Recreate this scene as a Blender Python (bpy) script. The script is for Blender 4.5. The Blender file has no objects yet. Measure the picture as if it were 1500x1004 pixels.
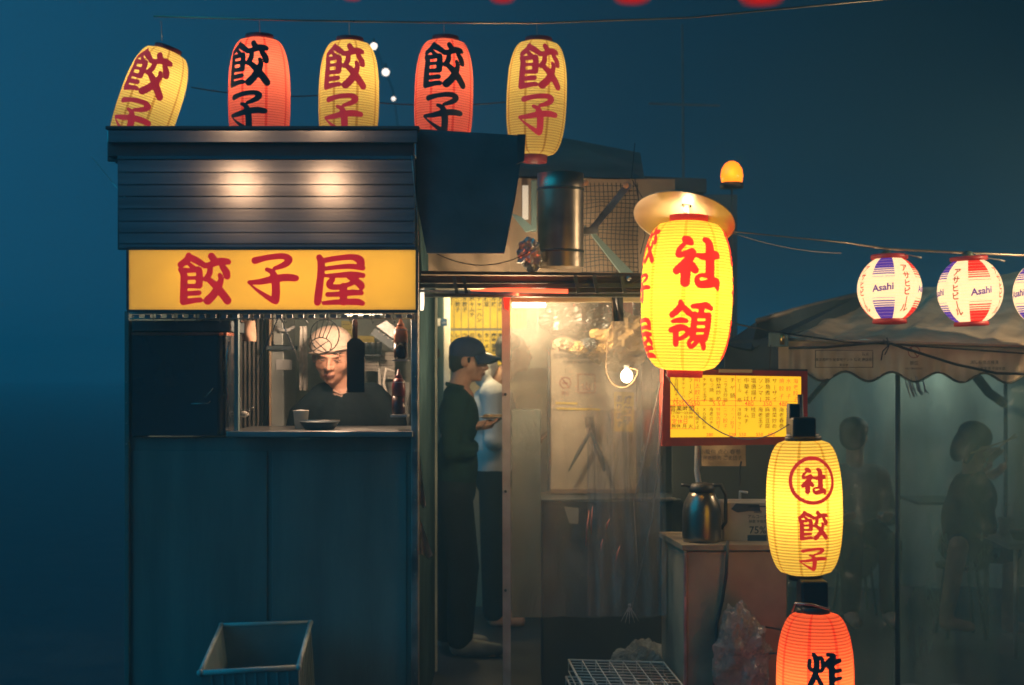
import bpy, bmesh, math, random
import numpy as np
from mathutils import Vector, Matrix, Euler, noise
PI = math.pi
random.seed(7)
scene = bpy.context.scene
col = scene.collection

# ------------------------------------------------------------------ camera
S, CX, HY, EYE = 2083.33, 750.0, 540.0, 1.6
cam = bpy.data.cameras.new('camera'); camo = bpy.data.objects.new('camera', cam); col.objects.link(camo)
cam.sensor_width = 36; cam.lens = 50; cam.shift_y = (HY-502)/1500
cam.clip_start = .05; cam.clip_end = 1000
cam.dof.use_dof = True; cam.dof.focus_distance = 5.9; cam.dof.aperture_fstop = 2.4
camo.location = (0, 0, EYE); camo.rotation_euler = (PI/2, 0, 0)
scene.camera = camo
# ------------------------------------------------------------------ night sky
w = bpy.data.worlds.new('World'); scene.world = w; w.use_nodes = True
nt = w.node_tree; N = nt.nodes; L = nt.links
for n in list(N): N.remove(n)
out = N.new('ShaderNodeOutputWorld'); bg = N.new('ShaderNodeBackground')
sky = N.new('ShaderNodeTexSky'); sky.sky_type = 'NISHITA'; sky.sun_disc = False
sky.sun_elevation = math.radians(-3); sky.sun_rotation = math.radians(-40)
tc = N.new('ShaderNodeTexCoord'); sep = N.new('ShaderNodeSeparateXYZ'); ramp = N.new('ShaderNodeValToRGB')
mr = N.new('ShaderNodeMapRange'); mr.inputs[1].default_value = -.4; mr.inputs[2].default_value = .4
L.new(tc.outputs['Generated'], sep.inputs[0]); L.new(sep.outputs[0], mr.inputs[0]); L.new(mr.outputs[0], ramp.inputs[0])
ramp.color_ramp.elements[0].color = (.0070, .080, .160, 1)
ramp.color_ramp.elements[1].color = (.0004, .004, .006, 1)
e = ramp.color_ramp.elements.new(.58); e.color = (.0022, .023, .047, 1)
e = ramp.color_ramp.elements.new(.82); e.color = (.0010, .010, .018, 1)
mx = N.new('ShaderNodeMixRGB'); mx.blend_type = 'ADD'; mx.inputs[0].default_value = .001
L.new(ramp.outputs[0], mx.inputs[1]); L.new(sky.outputs[0], mx.inputs[2])
L.new(mx.outputs[0], bg.inputs[0]); bg.inputs[1].default_value = 1.0
L.new(bg.outputs[0], out.inputs[0])
# ------------------------------------------------------------------ dim blue night light from the upper left
sun = bpy.data.lights.new('sun', 'SUN'); suno = bpy.data.objects.new('sun', sun); col.objects.link(suno)
sun.energy = .78; sun.specular_factor = .15; sun.angle = math.radians(50); sun.color = (.0, .50, .80)
suno.rotation_euler = Vector((.8, .38, -.5)).to_track_quat('-Z', 'Y').to_euler()
scene.view_settings.view_transform = 'Standard'; scene.view_settings.look = 'None'
scene.view_settings.exposure = 0; scene.view_settings.gamma = 1
cy = scene.cycles
cy.max_bounces = 7; cy.diffuse_bounces = 3; cy.glossy_bounces = 3; cy.transmission_bounces = 4
cy.volume_bounces = 2; cy.transparent_max_bounces = 14; cy.sample_clamp_indirect = 1.5
cy.use_denoising = True; cy.use_adaptive_sampling = False; cy.sample_clamp_direct = 10; cy.pixel_filter_type = 'BLACKMAN_HARRIS'; cy.filter_width = 1.7

# ------------------------------------------------------------------ helpers
def P(px, py, Y): return Vector(((px-CX)/S*Y, Y, EYE+(HY-py)/S*Y))
def sc(Y): return Y/S            # metres per photo pixel at distance Y
_m = {}
def nodes_of(name):
    m = bpy.data.materials.new(name); m.use_nodes = True
    n = m.node_tree.nodes; b = n['Principled BSDF']
    return m, n, m.node_tree.links, b
def mat(name, c, rough=.6, metal=0, var=.25, vs=6, bump=.15, bs=40, dirt=None, emit=None, es=0, stretch=(1,1,1), sss=0, coat=0):
    if name in _m: return _m[name]
    m, n, l, b = nodes_of(name)
    b.inputs['Roughness'].default_value = rough; b.inputs['Metallic'].default_value = metal
    if coat: b.inputs['Coat Weight'].default_value = coat
    t = n.new('ShaderNodeTexCoord'); mp = n.new('ShaderNodeMapping'); mp.inputs['Scale'].default_value = stretch
    l.new(t.outputs['Object'], mp.inputs[0])
    nz = n.new('ShaderNodeTexNoise'); nz.inputs['Scale'].default_value = vs; nz.inputs['Detail'].default_value = 6
    l.new(mp.outputs[0], nz.inputs[0])
    r = n.new('ShaderNodeValToRGB'); l.new(nz.outputs[0], r.inputs[0])
    d = dirt or tuple(x*(1-var*1.6) for x in c)
    r.color_ramp.elements[0].position = .32; r.color_ramp.elements[1].position = .68
    r.color_ramp.elements[0].color = (*d, 1); r.color_ramp.elements[1].color = (*[min(1, x*(1+var*.4)) for x in c], 1)
    l.new(r.outputs[0], b.inputs['Base Color'])
    rr = n.new('ShaderNodeMapRange'); rr.inputs[3].default_value = max(.03, rough-.12); rr.inputs[4].default_value = min(1, rough+.15)
    l.new(nz.outputs[0], rr.inputs[0]); l.new(rr.outputs[0], b.inputs['Roughness'])
    if bump:
        n2 = n.new('ShaderNodeTexNoise'); n2.inputs['Scale'].default_value = bs; n2.inputs['Detail'].default_value = 4
        l.new(mp.outputs[0], n2.inputs[0])
        bp = n.new('ShaderNodeBump'); bp.inputs['Strength'].default_value = bump; bp.inputs['Distance'].default_value = .01
        l.new(n2.outputs[0], bp.inputs['Height']); l.new(bp.outputs[0], b.inputs['Normal'])
    if emit: b.inputs['Emission Color'].default_value = (*emit, 1); b.inputs['Emission Strength'].default_value = es
    _m[name] = m; return m
def glow(name, c, s):
    if name in _m: return _m[name]
    m, n, l, b = nodes_of(name); b.inputs['Base Color'].default_value = (*c, 1)
    b.inputs['Emission Color'].default_value = (*c, 1); b.inputs['Emission Strength'].default_value = s
    _m[name] = m; return m
def paint(name, c, e, es, rough=.7):
    if name in _m: return _m[name]
    m, n, l, b = nodes_of(name); b.inputs['Base Color'].default_value = (*c, 1); b.inputs['Roughness'].default_value = rough
    b.inputs['Emission Color'].default_value = (*e, 1); b.inputs['Emission Strength'].default_value = es
    t = n.new('ShaderNodeTexCoord'); nz = n.new('ShaderNodeTexNoise'); nz.inputs['Scale'].default_value = 30
    l.new(t.outputs['Object'], nz.inputs[0]); rr = n.new('ShaderNodeMapRange'); rr.inputs[3].default_value = es*.75; rr.inputs[4].default_value = es*1.25
    l.new(nz.outputs[0], rr.inputs[0]); l.new(rr.outputs[0], b.inputs['Emission Strength'])
    _m[name] = m; return m
def paper(name, c, c2, seam, es, nrib, nseam, trans=.75, ribdark=.64):
    """lantern paper: light passes through from the bulb inside; wire hoops and gores show as darker lines"""
    m, n, l, b = nodes_of(name)
    uv = n.new('ShaderNodeUVMap'); uv.uv_map = 'UVMap'; sx = n.new('ShaderNodeSeparateXYZ'); l.new(uv.outputs[0], sx.inputs[0])
    def mth(op, a, bb=None, cl=False):
        q = n.new('ShaderNodeMath'); q.operation = op; q.use_clamp = cl
        for i, v in enumerate((a, bb)):
            if v is None: continue
            if isinstance(v, (int, float)): q.inputs[i].default_value = v
            else: l.new(v, q.inputs[i])
        return q.outputs[0]
    ux = mth('FRACT', mth('MULTIPLY', sx.outputs[0], nseam)); d = mth('ABSOLUTE', mth('SUBTRACT', ux, .5))
    s_ = mth('LESS_THAN', d, .055)
    vr = mth('FRACT', mth('MULTIPLY', sx.outputs[1], nrib)); rb = mth('LESS_THAN', mth('ABSOLUTE', mth('SUBTRACT', vr, .5)), .14)
    t = n.new('ShaderNodeTexCoord'); nz = n.new('ShaderNodeTexNoise'); nz.inputs['Scale'].default_value = 14; nz.inputs['Detail'].default_value = 5
    l.new(t.outputs['Object'], nz.inputs[0])
    m0 = n.new('ShaderNodeMixRGB'); m0.inputs[1].default_value = (*c, 1); m0.inputs[2].default_value = (*c2, 1); l.new(nz.outputs[0], m0.inputs[0])
    m1 = n.new('ShaderNodeMixRGB'); l.new(mth('MULTIPLY', s_, .75), m1.inputs[0]); l.new(m0.outputs[0], m1.inputs[1]); m1.inputs[2].default_value = (*seam, 1)
    m2 = n.new('ShaderNodeMixRGB'); m2.blend_type = 'MULTIPLY'; l.new(rb, m2.inputs[0]); l.new(m1.outputs[0], m2.inputs[1]); m2.inputs[2].default_value = (ribdark+.1, ribdark, ribdark*.9, 1)
    tr = n.new('ShaderNodeBsdfTranslucent'); df = n.new('ShaderNodeBsdfDiffuse'); em = n.new('ShaderNodeEmission')
    for q in (tr, df, em): l.new(m2.outputs[0], q.inputs[0])
    em.inputs[1].default_value = es
    ms = n.new('ShaderNodeMixShader'); ms.inputs[0].default_value = trans; l.new(df.outputs[0], ms.inputs[1]); l.new(tr.outputs[0], ms.inputs[2])
    ad = n.new('ShaderNodeAddShader'); l.new(ms.outputs[0], ad.inputs[0]); l.new(em.outputs[0], ad.inputs[1])
    l.new(ad.outputs[0], n['Material Output'].inputs[0]); n.remove(b)
    return m
def film(name, c, lo, hi, vs=2.0, gl=.25, stretch=(1,1,.35), rough=.18, crease=1.0):
    """wrinkled soft clear plastic: mostly see-through, milky where it is dirty, shiny on creases"""
    if name in _m: return _m[name]
    m, n, l, b = nodes_of(name); n.remove(b)
    t = n.new('ShaderNodeTexCoord'); mp = n.new('ShaderNodeMapping'); mp.inputs['Scale'].default_value = stretch; l.new(t.outputs['Object'], mp.inputs[0])
    nz = n.new('ShaderNodeTexNoise'); nz.inputs['Scale'].default_value = vs; nz.inputs['Detail'].default_value = 8; nz.inputs['Roughness'].default_value = .62; l.new(mp.outputs[0], nz.inputs[0])
    rr = n.new('ShaderNodeMapRange'); rr.inputs[1].default_value = .3; rr.inputs[2].default_value = .72; rr.inputs[3].default_value = lo; rr.inputs[4].default_value = hi; l.new(nz.outputs[0], rr.inputs[0])
    tp = n.new('ShaderNodeBsdfTransparent'); df = n.new('ShaderNodeBsdfDiffuse'); tl = n.new('ShaderNodeBsdfTranslucent'); gs = n.new('ShaderNodeBsdfGlossy')
    df.inputs[0].default_value = (*c, 1); tl.inputs[0].default_value = (*c, 1); gs.inputs['Roughness'].default_value = rough
    n2 = n.new('ShaderNodeTexNoise'); n2.inputs['Scale'].default_value = 7; n2.inputs['Detail'].default_value = 9; n2.inputs['Roughness'].default_value = .62; n2.inputs['Distortion'].default_value = 2.2; l.new(mp.outputs[0], n2.inputs[0])
    bp = n.new('ShaderNodeBump'); bp.inputs['Strength'].default_value = crease; bp.inputs['Distance'].default_value = .05; l.new(n2.outputs[0], bp.inputs['Height']); l.new(bp.outputs[0], gs.inputs['Normal'])
    a = n.new('ShaderNodeMixShader'); a.inputs[0].default_value = .6; l.new(df.outputs[0], a.inputs[1]); l.new(tl.outputs[0], a.inputs[2])
    g = n.new('ShaderNodeMixShader'); l.new(rr.outputs[0], g.inputs[0]); l.new(tp.outputs[0], g.inputs[1]); l.new(a.outputs[0], g.inputs[2])
    fr = n.new('ShaderNodeFresnel'); fr.inputs[0].default_value = 1.35; l.new(bp.outputs[0], fr.inputs['Normal'])
    ml = n.new('ShaderNodeMath'); ml.operation = 'MULTIPLY_ADD'; ml.inputs[1].default_value = gl; ml.inputs[2].default_value = gl*.12; ml.use_clamp = True; l.new(fr.outputs[0], ml.inputs[0])
    h = n.new('ShaderNodeMixShader'); l.new(ml.outputs[0], h.inputs[0]); l.new(g.outputs[0], h.inputs[1]); l.new(gs.outputs[0], h.inputs[2])
    l.new(h.outputs[0], n['Material Output'].inputs[0]); _m[name] = m; return m

def tag(o, label=None, cat=None, group=None, kind=None):
    if label: o['label'] = label
    if cat: o['category'] = cat
    if group: o['group'] = group
    if kind: o['kind'] = kind
    return o
def chain(o):
    v = Vector((0, 0, 0))
    while o: v += o.location; o = o.parent
    return v
def thing(name, label, cat, loc=(0,0,0), group=None):
    o = bpy.data.objects.new(name, None); col.objects.link(o); o.location = loc; o.empty_display_size = .1
    return tag(o, label, cat, group)
class MB:
    def __init__(s): s.v = []; s.f = []; s.mi = []; s.uv = None
    def add(s, vs, fs, mi=0):
        k = len(s.v); s.v += [tuple(v) for v in vs]; s.f += [tuple(i+k for i in f) for f in fs]; s.mi += [mi]*len(fs); return s
    def box(s, a, b, bev=0, M=None):
        x0, x1 = sorted((a[0], b[0])); y0, y1 = sorted((a[1], b[1])); z0, z1 = sorted((a[2], b[2]))
        if bev:
            bm = bmesh.new(); bmesh.ops.create_cube(bm, size=1)
            for v in bm.verts: v.co = Vector(((x0+x1)/2+v.co.x*(x1-x0), (y0+y1)/2+v.co.y*(y1-y0), (z0+z1)/2+v.co.z*(z1-z0)))
            bmesh.ops.bevel(bm, geom=bm.edges[:], offset=bev, segments=2, affect='EDGES', profile=.5)
            bm.verts.index_update(); vs = [v.co.copy() for v in bm.verts]; fs = [[v.index for v in f.verts] for f in bm.faces]; bm.free()
        else:
            vs = [Vector(p) for p in ((x0,y0,z0),(x1,y0,z0),(x1,y1,z0),(x0,y1,z0),(x0,y0,z1),(x1,y0,z1),(x1,y1,z1),(x0,y1,z1))]
            fs = [(0,3,2,1),(4,5,6,7),(0,1,5,4),(1,2,6,5),(2,3,7,6),(3,0,4,7)]
        if M is not None: vs = [M @ v for v in vs]
        return s.add(vs, fs)
    def slab(s, poly, thick):
        """poly: list of world points (planar-ish); thick: vector"""
        n = len(poly); a = [Vector(p) for p in poly]; t = Vector(thick); b = [p+t for p in a]
        fs = [tuple(range(n)), tuple(reversed(range(n, 2*n)))] + [(i, n+i, n+(i+1)%n, (i+1)%n) for i in range(n)]
        return s.add(a+b, fs)
    def tube(s, pts, r, seg=6, caps=True):
        pts = [Vector(p) for p in pts]; rs = r if isinstance(r, (list, tuple)) else [r]*len(pts)
        rings = []; up = None
        for i, p in enumerate(pts):
            d = (pts[min(i+1, len(pts)-1)]-pts[max(i-1, 0)])
            d = d.normalized() if d.length > 1e-9 else Vector((0,0,1))
            if up is None: up = d.orthogonal().normalized()
            up = (up - d*up.dot(d)); up = up.normalized() if up.length > 1e-6 else d.orthogonal().normalized()
            q = d.cross(up); rings.append([p+(up*math.cos(2*PI*k/seg)+q*math.sin(2*PI*k/seg))*rs[i] for k in range(seg)])
        vs = [v for R in rings for v in R]; fs = []
        for i in range(len(pts)-1):
            for k in range(seg): a = i*seg+k; b = i*seg+(k+1)%seg; fs.append((a, b, b+seg, a+seg))
        if caps: fs += [tuple(reversed(range(seg))), tuple(range((len(pts)-1)*seg, len(pts)*seg))]
        return s.add(vs, fs)
    def lathe(s, prof, c=(0,0,0), seg=24, M=None, caps=True):
        """prof: (r, z) list"""
        c = Vector(c); vs = []
        for r, z in prof:
            for k in range(seg):
                a = 2*PI*k/seg; v = Vector((r*math.cos(a), r*math.sin(a), z)); v = M @ v if M is not None else v; vs.append(v+c)
        fs = [(i*seg+k, i*seg+(k+1)%seg, (i+1)*seg+(k+1)%seg, (i+1)*seg+k) for i in range(len(prof)-1) for k in range(seg)]
        if caps: fs += [tuple(reversed(range(seg))), tuple(range((len(prof)-1)*seg, len(prof)*seg))]
        return s.add(vs, fs)
    def ball(s, c, r, n=12, M=None):
        rr = r if isinstance(r, (tuple, list)) else (r, r, r)
        pr = [(max(.001, math.sin(PI*i/n)), -math.cos(PI*i/n)) for i in range(n+1)]
        D = Matrix.Diagonal((*rr, 1)); D = (M @ D) if M is not None else D
        return s.lathe(pr, c, max(8, n*2-4), D)
    def build(s, name, m, parent=None, smooth=False, uv=None, base=False):
        me = bpy.data.meshes.new(name)
        if parent is None and s.v:
            A = np.array(s.v); o0 = Vector(((A[:,0].min()+A[:,0].max())/2, (A[:,1].min()+A[:,1].max())/2, A[:,2].min()))
        else: o0 = chain(parent)
        me.from_pydata([Vector(v)-o0 for v in s.v], [], s.f)
        ms = m if isinstance(m, (list, tuple)) else [m]
        for q in ms: me.materials.append(q)
        if len(ms) > 1: me.polygons.foreach_set('material_index', s.mi)
        if smooth: me.polygons.foreach_set('use_smooth', [True]*len(me.polygons))
        me.update()
        o = bpy.data.objects.new(name, me); col.objects.link(o)
        if parent: o.parent = parent
        else: o.location = o0
        return o
def box(name, m, a, b, parent=None, bev=.003): return MB().box(a, b, bev).build(name, m, parent)
def smooth_angle(o, deg=40):
    me = o.data; me.polygons.foreach_set('use_smooth', [True]*len(me.polygons)); me.set_sharp_from_angle(angle=math.radians(deg)); return o
def sag(a, b, d, n=14, wob=0):
    a, b = Vector(a), Vector(b); o = []
    for i in range(n+1):
        t = i/n; p = a.lerp(b, t); p.z -= d*4*t*(1-t)
        if wob: p += Vector((noise.noise(p*3)*wob, noise.noise(p*3+Vector((9,0,0)))*wob, noise.noise(p*3+Vector((0,9,0)))*wob))
        o.append(p)
    return o
def link_light(name, kind, loc, power, color, parent=None, r=.03, size=None):
    l = bpy.data.lights.new(name, kind); l.energy = power; l.color = color
    if kind == 'POINT': l.shadow_soft_size = r
    o = bpy.data.objects.new(name, l); col.objects.link(o)
    if parent: o.parent = parent; o.location = Vector(loc)-chain(parent)
    else: o.location = loc
    return o
def sheet(x0, x1, z0, z1, Y, amp=.02, fx=5, nx=40, nz=24, drop=None, seed=0, lean=0):
    """hanging cloth or film in the x-z plane with vertical folds"""
    vs = []; fs = []
    for j in range(nz+1):
        for i in range(nx+1):
            u = i/nx; v = j/nz; x = x0+(x1-x0)*u; zt = z1+(drop(u) if drop else 0); z = z0+(zt-z0)*v
            k = amp*(1-.65*v)
            y = Y+lean*(1-v)+k*math.sin(u*fx*2*PI+1.3*math.sin(v*3+seed))+amp*.9*noise.noise(Vector((x*3+seed, z*1.4, seed)))
            vs.append((x+.4*k*math.cos(u*fx*2*PI+seed), y, z))
    for j in range(nz):
        for i in range(nx): a = j*(nx+1)+i; fs.append((a, a+1, a+nx+2, a+nx+1))
    return MB().add(vs, fs)

# ------------------------------------------------------------------ brush lettering
GL = {
 'gyo': [[(240,105,48),(215,180,60),(110,255,52)],[(240,120,45),(340,175,58),(440,230,50),(510,275,42)],[(235,235,32),(310,300,42)],
   [(105,335,40),(160,420,58),(160,620,60),(155,855,62)],[(130,345,42),(260,350,42),(390,335,50),(415,400,55),(410,590,58)],[(200,475,32),(400,470,30)],[(200,605,36),(400,605,42)],
   [(210,728,40),(405,715,44)],[(180,860,52),(400,830,42),(430,835,40)],
   [(610,118,58),(660,190,60)],[(500,275,46),(600,255,50),(740,205,60),(860,205,52),(890,215,42)],[(590,290,45),(578,400,50),(520,490,46)],
   [(790,290,50),(850,380,62),(865,445,55)],[(560,495,45),(680,600,62),(780,720,66),(870,840,66)],[(745,425,36),(765,500,46),(720,620,62),(640,750,66),(550,840,70)]],
 'shi': [[(200,190,58),(400,142,48),(650,118,50),(755,170,58),(690,250,52),(520,320,34)],[(395,335,34),(480,375,46),(515,450,62),(540,580,68),(540,800,66),(525,850,50),(430,800,44),(250,680,28),(125,580,14)],
   [(110,545,34),(300,532,50),(500,490,60),(700,465,62),(850,475,55),(885,478,32)]],
 'ya': [[(165,140,52),(192,210,60),(190,400,60),(168,600,62),(150,750,65),(135,868,58)],[(240,190,45),(450,152,45),(700,132,50),(820,180,68),(845,250,62)],[(240,325,34),(500,292,40),(700,285,45),(870,310,44)],
   [(250,435,26),(450,430,42),(700,415,50),(875,432,42)],[(380,500,45),(330,560,55),(350,612,48),(480,620,46),(640,580,40),(740,530,46)],[(650,450,45),(760,520,55),(840,590,62),(850,630,44)],
   [(560,610,60),(560,860,62)],[(300,742,40),(500,735,44),(700,710,50),(850,715,40)],[(235,882,34),(400,868,42),(600,862,50),(780,862,55),(868,885,42)]],
 'sha': [[(290,135,54),(360,165,74),(410,200,50)],[(280,230,40),(205,310,44),(190,390,50),(235,408,48),(330,372,46),(430,345,56),(440,400,60)],[(430,400,62),(370,480,72),(280,560,62),(180,665,68)],
   [(330,600,82),(322,860,80)],[(430,580,64),(480,655,62)],[(530,410,42),(620,425,58),(750,410,72),(870,390,72),(915,415,40)],[(670,145,48),(740,180,72),(755,300,86),(745,500,86),(740,720,86)],
   [(660,740,40),(560,740,32),(512,800,42),(560,885,62),(700,875,72),(850,840,78),(880,910,48),(893,960,28)]],
 'ryo': [[(230,90,38),(240,160,60),(160,250,56),(90,305,54)],[(280,175,46),(360,250,56),(430,300,48)],[(95,415,30),(230,393,50),(340,405,36)],[(60,560,44),(180,530,62),(300,515,48),(370,570,50),(340,640,42),(230,700,34)],[(155,600,56),(150,785,54)],
   [(440,160,38),(580,150,50),(680,138,55),(775,185,42)],[(600,180,52),(590,270,52)],[(480,290,50),(470,450,56),(460,640,56)],[(735,310,58),(730,500,56),(705,690,52)],[(470,312,44),(730,302,48)],[(480,438,34),(720,430,34)],[(480,556,34),(720,548,34)],[(480,680,48),(700,665,48)],
   [(440,700,40),(392,760,36),(420,818,40),(480,808,40),(560,720,46)],[(630,700,52),(680,800,52),(695,838,50)]],
 'zha': [[(335,480,28),(330,570,30),(362,618,28),(440,600,25)],[(390,390,30),(430,470,42),(430,600,42),(400,720,40),(345,850,40)],[(410,450,25),(500,440,28),(520,520,30),(520,600,28),(480,640,25)],[(430,690,30),(510,860,34)],
   [(600,390,30),(700,420,36),(600,490,34),(540,560,28)],[(600,565,32),(720,505,38),(790,490,36)],[(650,560,50),(650,700,48),(650,870,44)],[(680,642,33),(795,635,32)],[(680,765,31),(795,750,30)]],
}
def crom(p, n=7):
    if len(p) < 3: n = 5
    q = [p[0]]+list(p)+[p[-1]]; o = []
    for i in range(1, len(q)-2):
        a, b, c, d = [np.array(x, float) for x in q[i-1:i+3]]
        for k in range(n):
            t = k/n; o.append(.5*((2*b)+(-a+c)*t+(2*a-5*b+4*c-d)*t*t+(-a+3*b-3*c+d)*t**3))
    o.append(np.array(p[-1], float)); return o
_g = {}
def glyph(name, n=56):
    """marching-squares polygons of the brush strokes, in 0..1 coordinates, y up, centred"""
    if name in _g: return _g[name]
    ax = np.linspace(0, 1000, n+1); X, Y = np.meshgrid(ax, ax); D = np.full(X.shape, 1e9)
    if name == 'ring': D = np.abs(np.hypot(X-500, Y-500)-440)-38
    else:
        for st in GL[name]:
            q = crom(st)
            for a, b in zip(q[:-1], q[1:]):
                dx, dy = b[0]-a[0], b[1]-a[1]; t = np.clip(((X-a[0])*dx+(Y-a[1])*dy)/(dx*dx+dy*dy+1e-9), 0, 1)
                D = np.minimum(D, np.hypot(X-a[0]-t*dx, Y-a[1]-t*dy)-(a[2]+t*(b[2]-a[2])))
    polys = []
    for j in range(n):
        for i in range(n):
            c = [(i, j), (i+1, j), (i+1, j+1), (i, j+1)]; dv = [D[y, x] for x, y in c]
            if min(dv) >= 0: continue
            pl = []
            for k in range(4):
                (xa, ya), (xb, yb) = c[k], c[(k+1) % 4]; da, db = dv[k], dv[(k+1) % 4]
                if da < 0: pl.append((xa, ya))
                if (da < 0) != (db < 0): t = da/(da-db); pl.append((xa+(xb-xa)*t, ya+(yb-ya)*t))
            if len(pl) > 2: polys.append([(x/n-.5, .5-y/n) for x, y in pl])
    _g[name] = polys; return polys
_tm = {}
def font_polys(s, bold=.0, cell=None):
    """triangles/polys of a printed word: 1 unit = letter height"""
    k = (s, bold, cell)
    if k in _tm: return _tm[k]
    c = bpy.data.curves.new('t', 'FONT'); c.body = s; c.size = 1; c.resolution_u = 2; c.offset = bold
    o = bpy.data.objects.new('t', c); col.objects.link(o); bpy.context.view_layer.update()
    me = bpy.data.meshes.new_from_object(o.evaluated_get(bpy.context.evaluated_depsgraph_get()))
    bpy.data.objects.remove(o)
    if cell:
        bm = bmesh.new(); bm.from_mesh(me); xs = [v.co.x for v in bm.verts]; ys = [v.co.y for v in bm.verts]
        for A, lo, hi in (((1,0,0), min(xs), max(xs)), ((0,1,0), min(ys), max(ys))):
            t = lo+cell
            while t < hi:
                bmesh.ops.bisect_plane(bm, geom=bm.verts[:]+bm.edges[:]+bm.faces[:], plane_co=Vector(A)*t, plane_no=A); t += cell
        bm.to_mesh(me); bm.free()
    V = [v.co.copy() for v in me.vertices]
    x0, x1 = min(v.x for v in V), max(v.x for v in V)
    r = ([(v.x-(x0+x1)/2, v.y-.38) for v in V], [tuple(p.vertices) for p in me.polygons], x1-x0)
    bpy.data.meshes.remove(me); _tm[k] = r; return r
def put_flat(mb, polys, O, ux, uz, sx, sy):
    """brush glyph on a flat surface"""
    O = Vector(O); ux = Vector(ux); uz = Vector(uz)
    for pl in polys: mb.add([O+ux*(x*sx)+uz*(y*sy) for x, y in pl], [tuple(range(len(pl)))])
def put_text(mb, s, O, size, ux=(1,0,0), uz=(0,0,1), vertical=False, gap=1.0, bold=.01):
    O = Vector(O); ux = Vector(ux); uz = Vector(uz)
    items = [(ch, O-uz*(i*size*gap)) for i, ch in enumerate(s)] if vertical else [(s, O)]
    for ch, q in items:
        if ch == ' ': continue
        vv, ff, wd = font_polys(ch, bold); mb.add([q+ux*(x*size)+uz*(y*size) for x, y in vv], ff)
# ------------------------------------------------------------------ the setting
asph = mat('asphalt', (.05, .055, .06), .45, 0, .4, 3, .5, 60)
g = MB().add([(-120,-20,0),(120,-20,0),(120,160,0),(-120,160,0)], [(0,1,2,3)]).build('ground', asph); tag(g, kind='structure')
hz = MB().box((-125,-25,-1),(125,165,4.6)).build('haze', [])
hm = bpy.data.materials.new('haze'); hm.use_nodes = True; hn = hm.node_tree.nodes
for q in list(hn):
    if q.type != 'OUTPUT_MATERIAL': hn.remove(q)
pv = hn.new('ShaderNodeVolumePrincipled'); pv.inputs['Density'].default_value = HAZE = .016
pv.inputs['Color'].default_value = (.42, .86, 1, 1); pv.inputs['Anisotropy'].default_value = 0
hm.node_tree.links.new(pv.outputs[0], [q for q in hn if q.type == 'OUTPUT_MATERIAL'][0].inputs['Volume'])
hz.data.materials.append(hm); tag(hz, kind='stuff')

steel_dark = mat('painted_dark_steel', (.155, .235, .23), .5, .0, .22, 3, .15, 30, stretch=(2.2,1,.35))
steel_blk = mat('black_steel', (.075, .10, .11), .45, .1, .3, 6, .1, 60)
steel = mat('brushed_steel', (.5, .5, .48), .32, 1, .2, 5, .12, 30, stretch=(1,1,8))
galv = mat('galvanised_steel', (.45, .45, .43), .38, .9, .35, 9, .12, 40)
white_post = mat('aged_white_paint', (.8, .78, .72), .55, 0, .3, 7, .1, 40, dirt=(.6,.56,.48))
wood = mat('weathered_timber', (.2, .13, .075), .75, 0, .4, 5, .3, 40, stretch=(.3,1,6))
brown = mat('brown_board', (.3, .2, .12), .8, 0, .35, 5, .2, 30)
rubber = mat('black_cable', (.015, .016, .018), .55, 0, .2, 8, 0)
wirem = mat('grey_wire', (.28, .27, .25), .5, .5, .2, 8, 0)
white_pl = mat('white_plastic', (.6, .6, .58), .5, 0, .15, 8, .05, 30)
canvas = mat('beige_canvas', (.80, .65, .45), .85, 0, .3, 3, .25, 120, dirt=(.42,.33,.22))
_n = canvas.node_tree; _b = _n.nodes['Principled BSDF']; _t = _n.nodes.new('ShaderNodeBsdfTranslucent'); _x = _n.nodes.new('ShaderNodeMixShader'); _x.inputs[0].default_value = .45
_n.links.new(_b.inputs['Base Color'].links[0].from_socket, _t.inputs[0]); _n.links.new(_b.outputs[0], _x.inputs[1]); _n.links.new(_t.outputs[0], _x.inputs[2]); _n.links.new(_x.outputs[0], _n.nodes['Material Output'].inputs[0])
tarp_dk = mat('dark_blue_tarpaulin', (.045, .075, .10), .6, 0, .3, 3, .3, 9)
red_pl = mat('red_cap_plastic', (.45, .03, .025), .45, 0, .25, 9, .05, 30, emit=(.5,.015,.01), es=.12)

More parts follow.
